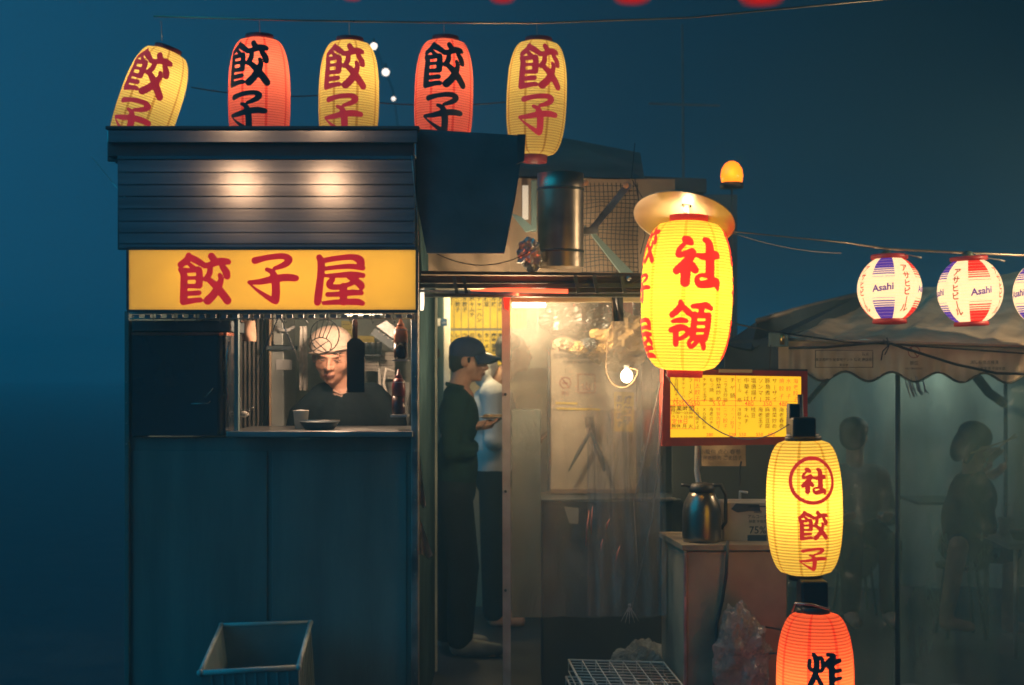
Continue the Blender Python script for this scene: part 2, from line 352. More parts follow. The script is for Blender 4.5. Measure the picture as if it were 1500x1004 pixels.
# ------------------------------------------------------------------ lanterns
pY = dict(c=(1,.80,.26), c2=(1,.75,.20), seam=(.62,.30,.03))
pR = dict(c=(1,.26,.18), c2=(1,.21,.14), seam=(.8,.02,.01))
def lantern(name, label, cat, Pc, w_px, y0_px, y1_px, Y, pap, es, txt, chars, watts, lamp_c, cap, group=None, tilt=0, neck=.45, pw=2.5, nseam=8, bulb_at=.6, turn=0, es_txt=.1, capm=None, seamoff=.0, trans=.75):
    k = sc(Y); R = w_px*k/2; H = (y1_px-y0_px)*k; ct, cb = cap
    t = thing(name, label, cat, (0,0,0), group)
    nr = max(14, int(H/.0115)); seg = 56
    def rad(z):
        q = abs(2*(z/H)-1); return R*neck+(R-R*neck)*max(0, 1-q**pw)**(1/pw)
    vs = []; uvs = []; zs = []
    # finer rings near the ends so that the shoulders stay round
    for i in range(nr+1):
        z = H*i/nr
        zs += [(z, 0)] if i in (0, nr) else [(z-.0012, .0), (z, -.0032), (z+.0012, .0)]
    for z, d in zs:
        r = rad(min(H, max(0, z)))+d
        for a in range(seg): th = 2*PI*a/seg+seamoff; vs.append((r*math.cos(th), r*math.sin(th), z))
    fs = [(i*seg+a, i*seg+(a+1)%seg, (i+1)*seg+(a+1)%seg, (i+1)*seg+a) for i in range(len(zs)-1) for a in range(seg)]
    pm = paper(name+'_paper', pap['c'], pap['c2'], pap['seam'], es, nr, nseam, trans)
    o = MB().add(vs, fs).build('paper_body', pm, t, True)
    uv = o.data.uv_layers.new(name='UVMap')
    d = np.empty(len(o.data.loops)*2, np.float32); q = 0
    for (i, a) in ((i, a) for i in range(len(zs)-1) for a in range(seg)):
        v0, v1 = zs[i][0]/H+.5/nr, zs[i+1][0]/H+.5/nr
        d[q:q+8] = (a/seg, v0, (a+1)/seg, v0, (a+1)/seg, v1, a/seg, v1); q += 8
    uv.data.foreach_set('uv', d)
    cm = capm or red_pl
    rn = R*neck
    MB().lathe([(rn*1.04, H-.004), (rn*1.08, H), (rn*1.08, H+ct*k), (rn*.95, H+ct*k+.002), (rn*.9, H+.01)], seg=32, caps=False).build('top_cap', cm, t, True)
    bo = MB().lathe([(rn*.85, .006), (rn*1.0, .004), (rn*1.02, -.002), (rn*1.0, -cb*k), (rn*.86, -cb*k-.001), (rn*.82, .0)], seg=32, caps=False).build('bottom_cap', cm, t, True)
    if txt is not None:
        for (gn, th, zc, sx, sy) in chars:
            # th degrees from the front, zc pixels from the bottom
            mb = MB(); z0 = zc*k; rr = rad(z0); shp = glyph(gn) if gn in GL or gn == 'ring' else None
            def mp(x, y):
                z = z0+y*sy*k; a = math.radians(-90+th)+x*sx*k/rr; r = rad(z)+.0022; return (r*math.cos(a), r*math.sin(a), z)
            if shp is not None:
                for pl in shp: mb.add([mp(x, y) for x, y in pl], [tuple(range(len(pl)))])
            else:
                vv, ff, wd = font_polys(gn, .012, .25); mb.add([mp(x, y) for x, y in vv], ff)
            tx = txt[1] if (isinstance(txt, tuple)) else txt
            mb.build('lettering', tx, t)
    zb = H*bulb_at
    rb_ = min(.022, R*.3); MB().lathe([(.45*rb_, zb+1.5*rb_), (.5*rb_, zb+3*rb_), (.15*rb_, zb+3.2*rb_), (.15*rb_, H)], seg=10).build('socket', rubber, t, True)
    link_light('bulb_light', 'POINT', (0,0,zb), watts, lamp_c, t, .026)
    base = P(Pc, y1_px, Y)
    t.rotation_euler = (0, tilt, turn); t.location = base
    return t, R, H
warm = (1, .78, .42)
ink_r = paint('red_ink_dim', (.35, .02, .03), (.42, .018, .03), .75)  # inks carry their own glow in place of light through the paper
ink_r2 = paint('red_ink_bright', (.8, .03, .02), (1, .03, .015), 1.2)
ink_r3 = paint('red_ink_medium', (.6, .03, .02), (.75, .03, .018), .75)
ink_k = paint('black_ink', (.008, .012, .02), (.0, .004, .01), .5)
dimcap = mat('dim_red_cap', (.20, .02, .03), .5, 0, .25, 9, .05, 30)  # darker copy of the red cap, its dimness put into the colour
litcap = paint('glowing_red_cap', (.6,.03,.02), (.75,.03,.02), .45)  # glow put into the cap colour for lantern light shining through
G1 = 'row of gyoza lanterns above the stall roof'
YR = 6.7
tops = [
 ('yellow paper lantern leaning over at the left end of the roof row', 236, 88, 66, 236, pY, ink_r, math.radians(19), -8, .62, 1.3),
 ('red paper lantern with black brush characters next to the leaning yellow one', 380, 90, 58, 232, pR, ink_k, 0, -14, .62, 1.8),
 ('yellow paper lantern upright in the middle of the roof row', 511, 88, 62, 232, pY, ink_r, math.radians(1), -5, .45, 1.3),
 ('red paper lantern with black characters right of the middle yellow lantern', 650, 86, 60, 232, pR, ink_k, math.radians(1.5), 2, .55, 1.8),
 ('yellow paper lantern hanging past the right end of the roof, its bottom showing', 786, 88, 62, 228, pY, ink_r, math.radians(2), 4, .45, 1.3)]
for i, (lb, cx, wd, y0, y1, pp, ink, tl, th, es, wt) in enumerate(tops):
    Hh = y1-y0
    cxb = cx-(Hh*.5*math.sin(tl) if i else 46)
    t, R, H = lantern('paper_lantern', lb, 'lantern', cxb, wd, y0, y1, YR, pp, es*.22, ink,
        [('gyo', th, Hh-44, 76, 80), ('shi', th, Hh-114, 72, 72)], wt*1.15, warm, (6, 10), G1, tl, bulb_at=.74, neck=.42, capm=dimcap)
    lbl = 0
# big lantern with its tin shade
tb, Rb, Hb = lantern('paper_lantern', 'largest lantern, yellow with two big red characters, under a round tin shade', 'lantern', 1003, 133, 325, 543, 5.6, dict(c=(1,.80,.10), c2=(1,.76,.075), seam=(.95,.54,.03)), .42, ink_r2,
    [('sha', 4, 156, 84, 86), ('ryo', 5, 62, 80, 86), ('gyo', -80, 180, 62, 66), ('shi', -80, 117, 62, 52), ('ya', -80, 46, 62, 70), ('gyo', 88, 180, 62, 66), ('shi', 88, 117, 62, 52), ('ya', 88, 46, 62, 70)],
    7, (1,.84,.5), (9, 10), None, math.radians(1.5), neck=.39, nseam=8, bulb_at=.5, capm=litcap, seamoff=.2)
sh = thing('hanging_lamp', 'shallow round tin lamp shade with a tiny bright bulb above the biggest yellow lantern', 'lamp')
tin = mat('enamelled_tin', (.6, .5, .34), .35, .3, .2, 6, .08, 30)
MB().lathe([(.02, .0), (.03, -.006), (.1, -.03), (.198, -.062), (.201, -.067), (.197, -.066), (.1, -.034), (.028, -.010)], seg=48, caps=False).build('shade', tin, sh, True)
MB().lathe([(.008, -.012), (.013, -.004), (.013, .02), (.006, .035)], seg=12).build('socket', tin, sh, True)
MB().ball((0,0,-.020), .007, 8).build('bulb', glow('shade_bulb', (1,.88,.66), 14), sh, True)
link_light('shade_light', 'POINT', (0,-.006,-.034), 2.4, (1,.7,.35), sh, .022)
sh.location = P(1006, 301, 5.6); sh.rotation_euler = (math.radians(-24), math.radians(13), 0)
tag(MB().tube([P(1008,323,5.6), P(1009,300,5.6), P(1006,285,5.61)], .0022).build('hanging_wire', wirem), 'short wire holding the biggest lantern under its tin shade', 'wire')
# round-sign lantern and red lantern on the pole
blk = mat('black_cap', (.02, .022, .024), .5, .1, .3, 9, .1, 30)
lantern('paper_lantern', 'yellow lantern with a circled red character, in front of the menu light box', 'lantern', 1180, 110, 645, 841, 5.4, dict(c=(1,.76,.15), c2=(1,.70,.11), seam=(.65,.38,.03)), .26, ink_r3,
    [('ring', 2, 141, 72, 72), ('sha', 2, 141, 44, 44), ('gyo', 2, 76, 50, 50), ('shi', 2, 27, 48, 42)], 1.8, (1,.84,.5), (6, 8), None, math.radians(-1), neck=.44, nseam=8, bulb_at=.55, capm=blk, seamoff=.05)
lantern('paper_lantern', 'red lantern with black writing at the bottom right, cut by the picture edge', 'lantern', 1194, 112, 897, 1110, 5.3, dict(c=(1,.22,.08), c2=(1,.18,.06), seam=(.85,.05,.02)), .25, ink_k,
    [('zha', -3, 151, 97, 95), ('gyo', 4, 88, 62, 62), ('shi', 4, 32, 56, 52)], 2.4, (1,.7,.36), (8, 8), None, 0, neck=.36, nseam=8, bulb_at=.5, capm=blk, seamoff=.02)
pole = thing('lantern_pole', 'dark pole carrying the two lanterns at the lower right', 'pole', (P(1186,0,5.55).x, 5.55, 0))
MB().tube([(P(1190,0,5.6).x, 5.6, 0), (P(1172,0,5.6).x, 5.6, P(0,578,5.6).z)], .011, 8).build('shaft', steel_blk, pole, True)
a = MB().box(P(1152,613,5.43), P(1172,592,5.37), .004); a.build('plug_box', blk, pole)
MB().box(P(1151,640,5.46), P(1196,612,5.32), .008).build('junction_box', mat('dark_brown_box', (.05,.03,.022), .5, 0, .3, 9, .1, 30), pole)
MB().lathe([(.058,0),(.062,.004),(.062,.022),(.056,.026)], P(1176,645,5.4), 24).build('ring_bracket', steel_blk, pole, True)
MB().box(P(1166,893,5.38), P(1214,852,5.28), .01).build('lower_box', blk, pole)
MB().lathe([(.058,0),(.06,.004),(.06,.02),(.05,.024)], P(1190,900,5.32), 24).build('ring_bracket', blk, pole, True)
MB().tube([P(1160,896,5.25), P(1165,884,5.22), P(1190,886,5.2), P(1215,893,5.24)], .004).build('wire_clamp', steel, pole, True)

# partly seen red lanterns along the top edge
G3 = 'red lanterns strung over the street, cut by the top of the picture'
for px, wd, yb, Y, lb in ((516,34,-5,2.4,'farthest red lantern peeping in at the top edge above the middle roof lantern'),(736,44,-2,2.3,'red lantern cut by the top edge above the right half of the roof'),(926,66,-2,2.2,'red lantern cut by the top edge, left of the widest one'),(1116,80,-1,2.1,'widest of the red lanterns cut by the top edge')):
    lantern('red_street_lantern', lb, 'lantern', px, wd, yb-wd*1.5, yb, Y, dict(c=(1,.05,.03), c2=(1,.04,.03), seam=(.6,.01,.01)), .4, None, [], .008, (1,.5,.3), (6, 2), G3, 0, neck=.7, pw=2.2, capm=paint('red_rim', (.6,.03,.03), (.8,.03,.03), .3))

# ------------------------------------------------------------------ the beer lanterns
cream = (1, .82, .52)
def flatpaper(name, c, es):
    m, n, l, b = nodes_of(name); n.remove(b)
    t = n.new('ShaderNodeTexCoord'); nz = n.new('ShaderNodeTexNoise'); nz.inputs['Scale'].default_value = 18; nz.inputs['Detail'].default_value = 5; l.new(t.outputs['Object'], nz.inputs[0])
    mm = n.new('ShaderNodeMixRGB'); mm.inputs[1].default_value = (*c, 1); mm.inputs[2].default_value = (*[x*.86 for x in c], 1); l.new(nz.outputs[0], mm.inputs[0])
    tr = n.new('ShaderNodeBsdfTranslucent'); em = n.new('ShaderNodeEmission'); em.inputs[1].default_value = es
    l.new(mm.outputs[0], tr.inputs[0]); l.new(mm.outputs[0], em.inputs[0]); ad = n.new('ShaderNodeAddShader'); l.new(tr.outputs[0], ad.inputs[0]); l.new(em.outputs[0], ad.inputs[1])
    l.new(ad.outputs[0], n['Material Output'].inputs[0]); return m
fc = flatpaper('cream_paper', cream, .6); fb = flatpaper('blue_paper', (.08,.035,.38), .45); fr_ = flatpaper('red_paper', (.75,.03,.02), .45)
fl = flatpaper('cream_paper_rib', (.85,.62,.36), .5)
ink_as = paint('navy_print', (.12,.05,.25), (.2,.06,.30), .5); ink_kt = paint('red_print', (.6,.05,.03), (.65,.07,.02), .5)  # prints glow by themselves too, as if lit through the paper
def beer(label, cx, cyp, rpx, Y, turn, tilt=0):
    t = thing('beer_lantern', label, 'lantern', (0,0,0), 'round beer lanterns on the cable')
    k = sc(Y); R = rpx*k; Hh = R*.98
    def rad(z): return R*math.sqrt(max(.0, 1-(z/(Hh*1.10))**2))
    cuts = sorted(set([round(-Hh+2*Hh*i/40, 5) for i in range(41)]+[s*Hh*v for s in (-1, 1) for v in (.62,.60,.56,.53,.49,.46,.42,.40,.35,.335)]))
    seg = 48; vs = []; fs = []; mi = []
    for z in cuts:
        for a in range(seg): th = 2*PI*a/seg; r = rad(z)*(1-.010*(a % 6 == 0)); vs.append((r*math.cos(th), r*math.sin(th), z))
    for i in range(len(cuts)-1):
        zm = abs((cuts[i]+cuts[i+1])/2/Hh)
        for a in range(seg):
            gore = a//6; m = 0
            if gore % 2:
                colr = 1 if gore in (3, 7) else 2
                if zm > .62 or .56 < zm < .60 or .49 < zm < .53 or .42 < zm < .46 or .335 < zm < .35: m = colr
            fs.append((i*seg+a, i*seg+(a+1)%seg, (i+1)*seg+(a+1)%seg, (i+1)*seg+a)); mi.append(m)
    mb = MB(); mb.v = vs; mb.f = fs; mb.mi = mi
    o = mb.build('paper_globe', [fc, fb, fr_], t, True)
    rn = rad(Hh*.985)
    hoop = MB()
    for i in range(1, 20):
        z = -Hh+2*Hh*i/20; hoop.lathe([(rad(z)+.0003, z-.0006), (rad(z)+.0009, z), (rad(z)+.0003, z+.0006)], seg=40, caps=False)
    hoop.build('wire_hoops', fl, t, True)
    MB().lathe([(rn*1.15, Hh*.97), (rn*1.3, Hh*.99), (rn*1.3, Hh+.016), (rn*1.1, Hh+.018)], seg=28, caps=False).build('top_cap', red_pl, t, True)
    MB().lathe([(rn*1.1, -Hh*.97), (rn*1.2, -Hh), (rn*1.2, -Hh-.016), (rn*1.0, -Hh-.018), (rn*.9, -Hh)], seg=28, caps=False).build('bottom_cap', red_pl, t, True)
    for gore in range(8):
        mid = (gore*6+3)/48*2*PI; mb = MB()
        if gore % 2:
            vv, ff, wd = font_polys('Asahi', .03, .2); s = 14*k
            mb.add([((rad(y*s)+.0015)*math.cos(mid+x*s/R), (rad(y*s)+.0015)*math.sin(mid+x*s/R), y*s+x*s*.12) for x, y in vv], ff)
            mb.build('brand_lettering', ink_as, t)
        else:
            for i, ch in enumerate('アサヒビール'):
                ch2 = '|' if ch == 'ー' else ch
                vv, ff, wd = font_polys(ch2, .03, .25); s = 11.8*k; z0 = (2.45-i)*s*.98
                mb.add([((rad(z0+y*s)+.0015)*math.cos(mid+x*s/rad(z0)), (rad(z0+y*s)+.0015)*math.sin(mid+x*s/rad(z0)), z0+y*s*1) for x, y in vv], ff)
            mb.build('katakana_lettering', ink_kt, t)
    MB().lathe([(.012,.04),(.014,.08),(.004,.085),(.004,Hh)], seg=10).build('socket', rubber, t, True)
    link_light('bulb_light', 'POINT', (0,0,0), .42, (1,.80,.5), t, .03)
    t.location = P(cx, cyp, Y); t.rotation_euler = (0, tilt, turn)
    return t
# gore centres are at 22.5+45k degrees; gores 3 and 7 carry the blue stripes, 1 and 5 the red ones
def turn_for(gore, deg): return math.radians(-90+deg-(22.5+45*gore))
beer('round beer lantern with a blue striped panel facing out', 1303, 424, 46, 6.75, turn_for(3, -27), math.radians(2))
beer('round beer lantern with a red striped panel facing out, second on the cable', 1421, 427, 46.5, 6.75, turn_for(5, 2), math.radians(-3))
beer('round beer lantern cut by the right edge of the picture', 1532, 430, 46, 6.75, turn_for(1, 12), 0)
# ------------------------------------------------------------------ gyoza stall
YF = 6.0
st = thing('food_stall', 'dark steel food stall with a lit yellow sign over its serving window', 'food stall', (P(400,0,YF).x, YF, 0), None)
X = lambda px, Y=YF: P(px, 0, Y).x
Z = lambda py, Y=YF: P(0, py, Y).z
box('front_panel', steel_dark, (X(190), YF, .02), (X(602), YF+.04, Z(641)), st)
MB().box((X(194), YF-.006, .06), (X(392), YF-.001, Z(660)), .004).box((X(398), YF-.006, .06), (X(596), YF-.001, Z(660)), .004).build('access_panel', steel_dark, st)
box('counter', steel, (X(338), YF-.09, Z(639)), (X(606), YF+.5, Z(631)), st)
post_l = box('post', steel_dark, (X(184), YF-.02, 0), (X(191), YF+.03, Z(456)), st)
box('post', steel_dark, (X(343.5), YF-.012, Z(641)), (X(350), YF+.02, Z(458)), st)
pr = box('post', galv, (X(603), YF-.03, 0), (X(613), YF+.06, Z(455)), st)
rv = MB()
for py in range(480, 1000, 36): rv.lathe([(.004, 0), (.003, .003), (.0005, .004)], (X(609), YF-.031, Z(py)), 8, Matrix.Rotation(PI/2, 4, 'X'))
for py in range(500, 660, 30): rv.lathe([(.003, 0), (.002, .003), (.0005, .0035)], (X(187), YF-.021, Z(py)), 8, Matrix.Rotation(PI/2, 4, 'X'))
tag(rv.build('rivets', steel, st, True), kind='stuff')
box('side_wall', steel_dark, (X(186), YF+.04, 0), (X(192), YF+1.5, Z(228)), st)
# right side wall only behind the window frame; back wall
YB = 7.5
box('rear_wall', mat('pale_green_wall', (.32,.36,.30), .6, 0, .3, 4, .1, 30), (X(186), YB, 0), (X(606)+.02, YB+.03, Z(228)), st)
_mc = mat('matte_side_cladding', (.03,.055,.06), .95, 0, .3, 4, .2, 30); _mc.node_tree.nodes['Principled BSDF'].inputs['Specular IOR Level'].default_value = 0
box('right_outer_wall', _mc, (X(607.3), YF+.08, 0), (X(609), YB, Z(228)), st)
box('right_wall', mat('dull_inner_wall', (.25,.25,.22), .6, 0, .3, 4, .1, 30), (X(604), YF+.08, 0), (X(607), YB, Z(228)), st)
box('ceiling', mat('sooty_ceiling', (.22,.2,.17), .7, 0, .3, 4, .1, 30), (X(186), YF+.13, Z(424)), (X(606), YB, Z(420)), st)
box('roof', steel_dark, (X(165), YF-.02, Z(226)), (X(606), YB+.1, Z(222)), st)
# hood of overlapping horizontal slats
hood = mat('hood_brushed_metal', (.28,.33,.34), .17, .72, .2, 5, .004, 60, stretch=(.3,1,6))
for _l in list(hood.node_tree.links):
    if _l.to_socket.name == 'Roughness': hood.node_tree.links.remove(_l)
hood.node_tree.nodes['Principled BSDF'].inputs['Roughness'].default_value = .12
ys = [228.5, 234.5, 253, 271, 288, 306, 324, 341, 357, 364]
for i in range(len(ys)-1):
    yt, yb_ = ys[i], ys[i+1]; x0, x1 = X(172,5.9), X(607,5.9)
    yo = YF-.10+.004*i
    a = [(x0, yo, Z(yt,5.9)), (x1, yo, Z(yt,5.9)), (x1, yo-.0022, Z(yb_-1.2,5.9)), (x0, yo-.0022, Z(yb_-1.2,5.9))]
    m = MB().slab(a, (0, .009, 0)); o = m.build('slat', hood, st)
box('hood_back', steel_blk, (X(172,5.95), YF-.05, Z(366,5.95)), (X(606,5.95), YF-.03, Z(228,5.95)), st)
box('fascia', hood, (X(157,5.87), YF-.13, Z(209.5,5.87)), (X(612,5.87), YF-.10, Z(190,5.87)), st, .004)
box('fascia_rim', steel_blk, (X(154,5.85), YF-.15, Z(189.5,5.85)), (X(614,5.85), YF-.07, Z(184.5,5.85)), st)
box('fascia_gap', steel_blk, (X(157,5.9), YF-.095, Z(229,5.9)), (X(606,5.9), YF-.04, Z(200,5.9)), st)
box('roof_end_board', steel_blk, (X(156,5.95), YF-.04, Z(236,5.95)), (X(176,5.95), YF-.02, Z(195,5.95)), st)
# folded-up flap, right of the hood
fl_m = mat('dark_flap', (.10,.12,.13), .5, .2, .3, 4, .15, 30)
fp = [P(609,189,5.95), P(768,199,5.86), P(756,285,5.88), P(739,371,5.9), P(625,371,5.97), P(611,300,5.97)]
MB().slab(fp, (0, .03, 0)).build('side_flap', fl_m, st)
MB().slab([P(758,197,5.83), P(770,197,5.83), P(768,236,5.83), P(757,240,5.83)], (0,.02,0)).build('flap_bracket', steel_blk, st)
MB().tube([P(603,228,5.84), P(606,262,5.84), P(611,312,5.84), P(613,360,5.85)], .0016, 5).build('chain', steel, st, True)
# sign
sg = thing('stall_sign', 'long yellow light-box sign with three red brush characters', 'sign', P(398, 455, YF-.1), None)
x0, x1 = X(189, 5.86), X(609, 5.86); z0, z1 = Z(454, 5.86), Z(366.5, 5.86)
def acrylic(name, c, es):
    m, n, l, b = nodes_of(name); n.remove(b)
    tr = n.new('ShaderNodeBsdfTranslucent'); df = n.new('ShaderNodeBsdfDiffuse'); gl_ = n.new('ShaderNodeBsdfGlossy'); gl_.inputs['Roughness'].default_value = .25
    t = n.new('ShaderNodeTexCoord'); nz = n.new('ShaderNodeTexNoise'); nz.inputs['Scale'].default_value = 5; nz.inputs['Detail'].default_value = 7; l.new(t.outputs['Object'], nz.inputs[0])
    mm = n.new('ShaderNodeMixRGB'); mm.inputs[1].default_value = (*c, 1); mm.inputs[2].default_value = (*[x*.8 for x in c], 1); l.new(nz.outputs[0], mm.inputs[0])
    l.new(mm.outputs[0], tr.inputs[0]); l.new(mm.outputs[0], df.inputs[0])
    a = n.new('ShaderNodeMixShader'); a.inputs[0].default_value = .82; l.new(df.outputs[0], a.inputs[1]); l.new(tr.outputs[0], a.inputs[2])
    e_ = n.new('ShaderNodeEmission'); l.new(mm.outputs[0], e_.inputs[0]); e_.inputs[1].default_value = es
    s_ = n.new('ShaderNodeAddShader'); l.new(a.outputs[0], s_.inputs[0]); l.new(e_.outputs[0], s_.inputs[1])
    g_ = n.new('ShaderNodeMixShader'); g_.inputs[0].default_value = .04; l.new(s_.outputs[0], g_.inputs[1]); l.new(gl_.outputs[0], g_.inputs[2])
    l.new(g_.outputs[0], n['Material Output'].inputs[0]); return m
MB().box((x0, 5.86, z0), (x1, 5.864, z1)).build('face', acrylic('yellow_acrylic', (1,.74,.22), .12), sg)
wi = mat('white_inside', (.8,.8,.78), .6, 0, .05, 5, 0)
MB().box((x0-.002, 5.865, z0-.004), (x1+.002, 5.99, z0)).box((x0-.002, 5.865, z1), (x1+.002, 5.99, z1+.004)).box((x0-.004, 5.865, z0), (x0, 5.99, z1)).box((x1, 5.865, z0), (x1+.004, 5.99, z1)).box((x0, 5.985, z0), (x1, 5.99, z1)).build('housing', wi, sg)
MB().box((x0-.008, 5.855, z1), (x1+.008, 5.87, z1+.012)).box((x0-.008, 5.855, z0-.012), (x1+.008, 5.87, z0)).box((x0-.010, 5.855, z0), (x0, 5.87, z1)).box((x1, 5.855, z0), (x1+.010, 5.87, z1)).build('frame', steel_blk, sg)
ss = mat('dummy', (.1,.1,.1)); sink = paint('sign_red', (.6,.02,.03), (.72,.02,.03), .62)
k6 = sc(5.86)
for gn, cx in (('gyo', 300), ('shi', 400.5), ('ya', 498)):
    mb = MB(); put_flat(mb, glyph(gn, 72), (X(cx, 5.86), 5.8575, Z(410, 5.86)), (1,0,0), (0,0,1), 90*k6, 90*k6); mb.build('character', sink, sg)
for cx, wt in ((270, 1.3), (400, 3.6), (480, 6.5), (565, 2)): link_light('sign_tube_light', 'POINT', (X(cx,5.9), 5.95, (z0+z1)/2+.02), wt, (1,.8,.5), sg, .025)
# rack rail with hooks
rr = thing('tool_rail', 'long wire rail of hooks under the sign', 'rail', P(400, 462, 5.93))
m = MB(); m.tube([P(190,459,5.93), P(606,459,5.93)], .004, 6); m.tube([P(190,467,5.95), P(606,467,5.95)], .003, 6); m.build('rod', steel, rr, True)
m = MB(); m2 = MB()
for i in range(26):
    px = 196+i*16
    m.box(P(px, 466, 5.925), P(px+9, 461, 5.935), .0008)
    if i % 2: m2.tube([P(px+12,457,5.92), P(px+12.5,470,5.915), P(px+14,474,5.91), P(px+16,471,5.91)], .0016, 5)
tag(m.build('spacers', steel, rr), kind='stuff'); tag(m2.build('hooks', steel_blk, rr, True), kind='stuff')
# steam cabinet with rounded right edge
sb = thing('steam_cabinet', 'dark glossy cabinet with a rounded edge left of the window', 'cabinet', P(268, 640, 6.1))
gl_dk = mat('glossy_black_enamel', (.02,.03,.04), .12, 0, .3, 3, .03, 20, coat=.4)
pts = [(X(196), 5.97), (X(320), 5.97)]+[(X(320)+.055*math.sin(a*PI/16), 5.97+.16*(1-math.cos(a*PI/16))) for a in range(1, 9)]+[(X(196), 6.3)]
lowr = [Vector((x, y, Z(638))) for x, y in pts]; MB().slab(lowr, (0,0,Z(492)-Z(638))).build('casing', gl_dk, sb)
MB().slab([p+Vector((0,-.008,Z(492)-Z(638)+.001)) for p in lowr], (0,0,.012)).build('lid', mat('red_reflection_trim', (.35,.12,.07), .3, .8, .3, 6, .1, 30), sb)  # reddish lid colour stands for a reflection along the top edge
MB().tube([P(336,500,5.98), P(333,520,5.985), P(332,560,5.99), P(334,625,6.0)], [.004,.006,.006,.004], 6).build('edge_strip', steel, sb, True)
MB().tube([P(300,583,5.955), P(309,573,5.94), P(312,569,5.955)], .002, 6).tube([P(280,592,5.955), P(305,591,5.94), P(308,588,5.96)], .002, 6).build('handle', steel, sb, True)
tag(box('shelf', steel_blk, (X(196), 5.98, Z(486)), (X(338), 6.4, Z(470))), 'dark shelf above the glossy cabinet', 'shelf')

# ---------------- inside the stall
link_light('kitchen_light', 'POINT', tuple(P(500, 460, 6.24)), 24, (1,.67,.44), None, .06)
tag(MB().tube([P(505,461,6.42), P(560,459,6.45)], .008, 10).build('lamp_tube', glow('kitchen_tube', (1,.85,.6), 3), None, True), 'short lamp tube at the ceiling of the stall kitchen', 'lamp')
cw = thing('corrugated_screen', 'ribbed metal screen at the left of the stall kitchen', 'screen', P(372, 640, 7.0))
for i in range(8):
    px = 350+i*6.3
    o = MB().slab([P(px,640,7.0), P(px+1.6,640,6.97), P(px+4.2,640,6.97), P(px+5.6,640,7.0)], (0,0,Z(455,7.0)-Z(640,7.0))).build('rib', mat('ribbed_metal', (.26,.23,.20), .45, .3, .3, 5, .1, 30), cw)
fd = thing('fridge', 'narrow steel fridge with a label and a round vent above', 'fridge', P(418, 640, 6.95))
fm = mat('fridge_steel', (.42,.45,.42), .4, .3, .2, 5, .08, 30)
box('door', fm, P(397,640,6.9), P(434,514,7.3), fd, .004); box('top_unit', fm, P(400,506,6.92), P(432,464,7.3), fd, .004)
box('edge_trim', mat('tan_trim', (.5,.34,.2), .5, 0, .2, 5, .05, 30), P(394,640,6.88), P(399,462,6.93), fd); box('gap_bar', steel_blk, P(390,513,6.86), P(436,507,6.9), fd)
box('label', white_pl, P(404,542,6.893), P(428,527,6.897), fd, .0005)
MB().tube([P(404,479,6.9), P(412,484,6.88), P(422,484,6.88), P(431,479,6.9)], .009, 8).build('bright_handle', white_pl, fd, True)
tag(MB().box(P(398,506,6.9),P(401,500,6.9)).build('clip', steel), 'small clip on the fridge edge', 'clip')
# torn cloth strip
tag(sheet(X(440,6.75), X(449,6.75), Z(572,6.75), Z(478,6.75), 6.75, .012, 1.5, 8, 16, seed=3).build('cloth_strip', mat('torn_white_cloth', (.6,.56,.5), .9, 0, .3, 20, .3, 50), None, True), 'torn pale cloth strip hanging beside the fridge', 'cloth')
tag(sheet(X(352,6.3), X(372,6.3), Z(500,6.3), Z(470,6.3), 6.3, .02, 1, 10, 10, lambda u: 0).build('hanging_rag', mat('pinkish_cloth', (.55,.33,.22), .9, 0, .2, 8, .2, 40), None, True), 'pinkish rag hanging at the left corner of the window', 'cloth')
# tongs, two arms meeting at the rail
tg = thing('tongs', 'long steel tongs hanging open from the rail', 'tongs', P(408, 466, 5.97))
MB().tube([P(409,464,5.97), P(396,492,5.97), P(383,520,5.98), P(375,545,5.99)], [.003,.0035,.003,.0015], 6).build('arm', steel_blk, tg, True)
MB().tube([P(411,464,5.97), P(421,490,5.96), P(432,515,5.96), P(438,530,5.97)], [.003,.0035,.003,.0015], 6).build('arm', steel, tg, True)
# strainer
sn = thing('wire_strainer', 'round wire strainer hanging in front of the cook\'s cap', 'strainer', P(475, 516, 6.02))
m = MB(); c0 = P(476, 492, 6.02); rx, rz = 21*sc(6.02), 24*sc(6.02)
m.tube([c0+Vector((rx*math.cos(a), .012*math.sin(2*a), rz*math.sin(a))) for a in np.linspace(0, 2*PI, 25)], .0025, 6, False); m.build('rim', steel_blk, sn, True)
m = MB()
c1 = P(470, 507, 6.05)
m.tube([c1+Vector((.045*math.cos(a), 0, .036*math.sin(a))) for a in np.linspace(0, 2*PI, 19)], .0022, 5, False)
for a in (60, 80, 100, 125): 
    q = math.radians(a); m.tube([c1+Vector((.045*math.cos(q), 0, .036*math.sin(q))), c0+Vector((rx*math.cos(q-.1), 0, rz*math.sin(q-.1)))], .0020, 5)
for a in (40, 130): 
    q = math.radians(a); m.tube([c1+Vector((.045*math.cos(q), 0, .036*math.sin(q))), c1-Vector((.045*math.cos(q), 0, .036*math.sin(q)))], .0020, 5)
m.build('wires', steel_blk, sn, True)
# spatula
sp = thing('spatula', 'wide black spatula with a brown handle hanging by the cook\'s cheek', 'spatula', P(520, 560, 6.05))
MB().tube([P(520,464,6.05), P(520,472,6.05), P(520,496,6.05)], [.006,.012,.011], 10).build('handle', mat('brown_handle', (.09,.035,.02), .5, 0, .3, 9, .05, 30), sp, True)
MB().slab([P(514,496,6.05), P(526,496,6.05), P(534,503,6.05), P(534,575,6.05), P(508,575,6.05), P(508,503,6.05)], (0,.006,0)).build('blade', mat('black_nonstick', (.012,.014,.016), .55, 0, .2, 9, .05, 30), sp)
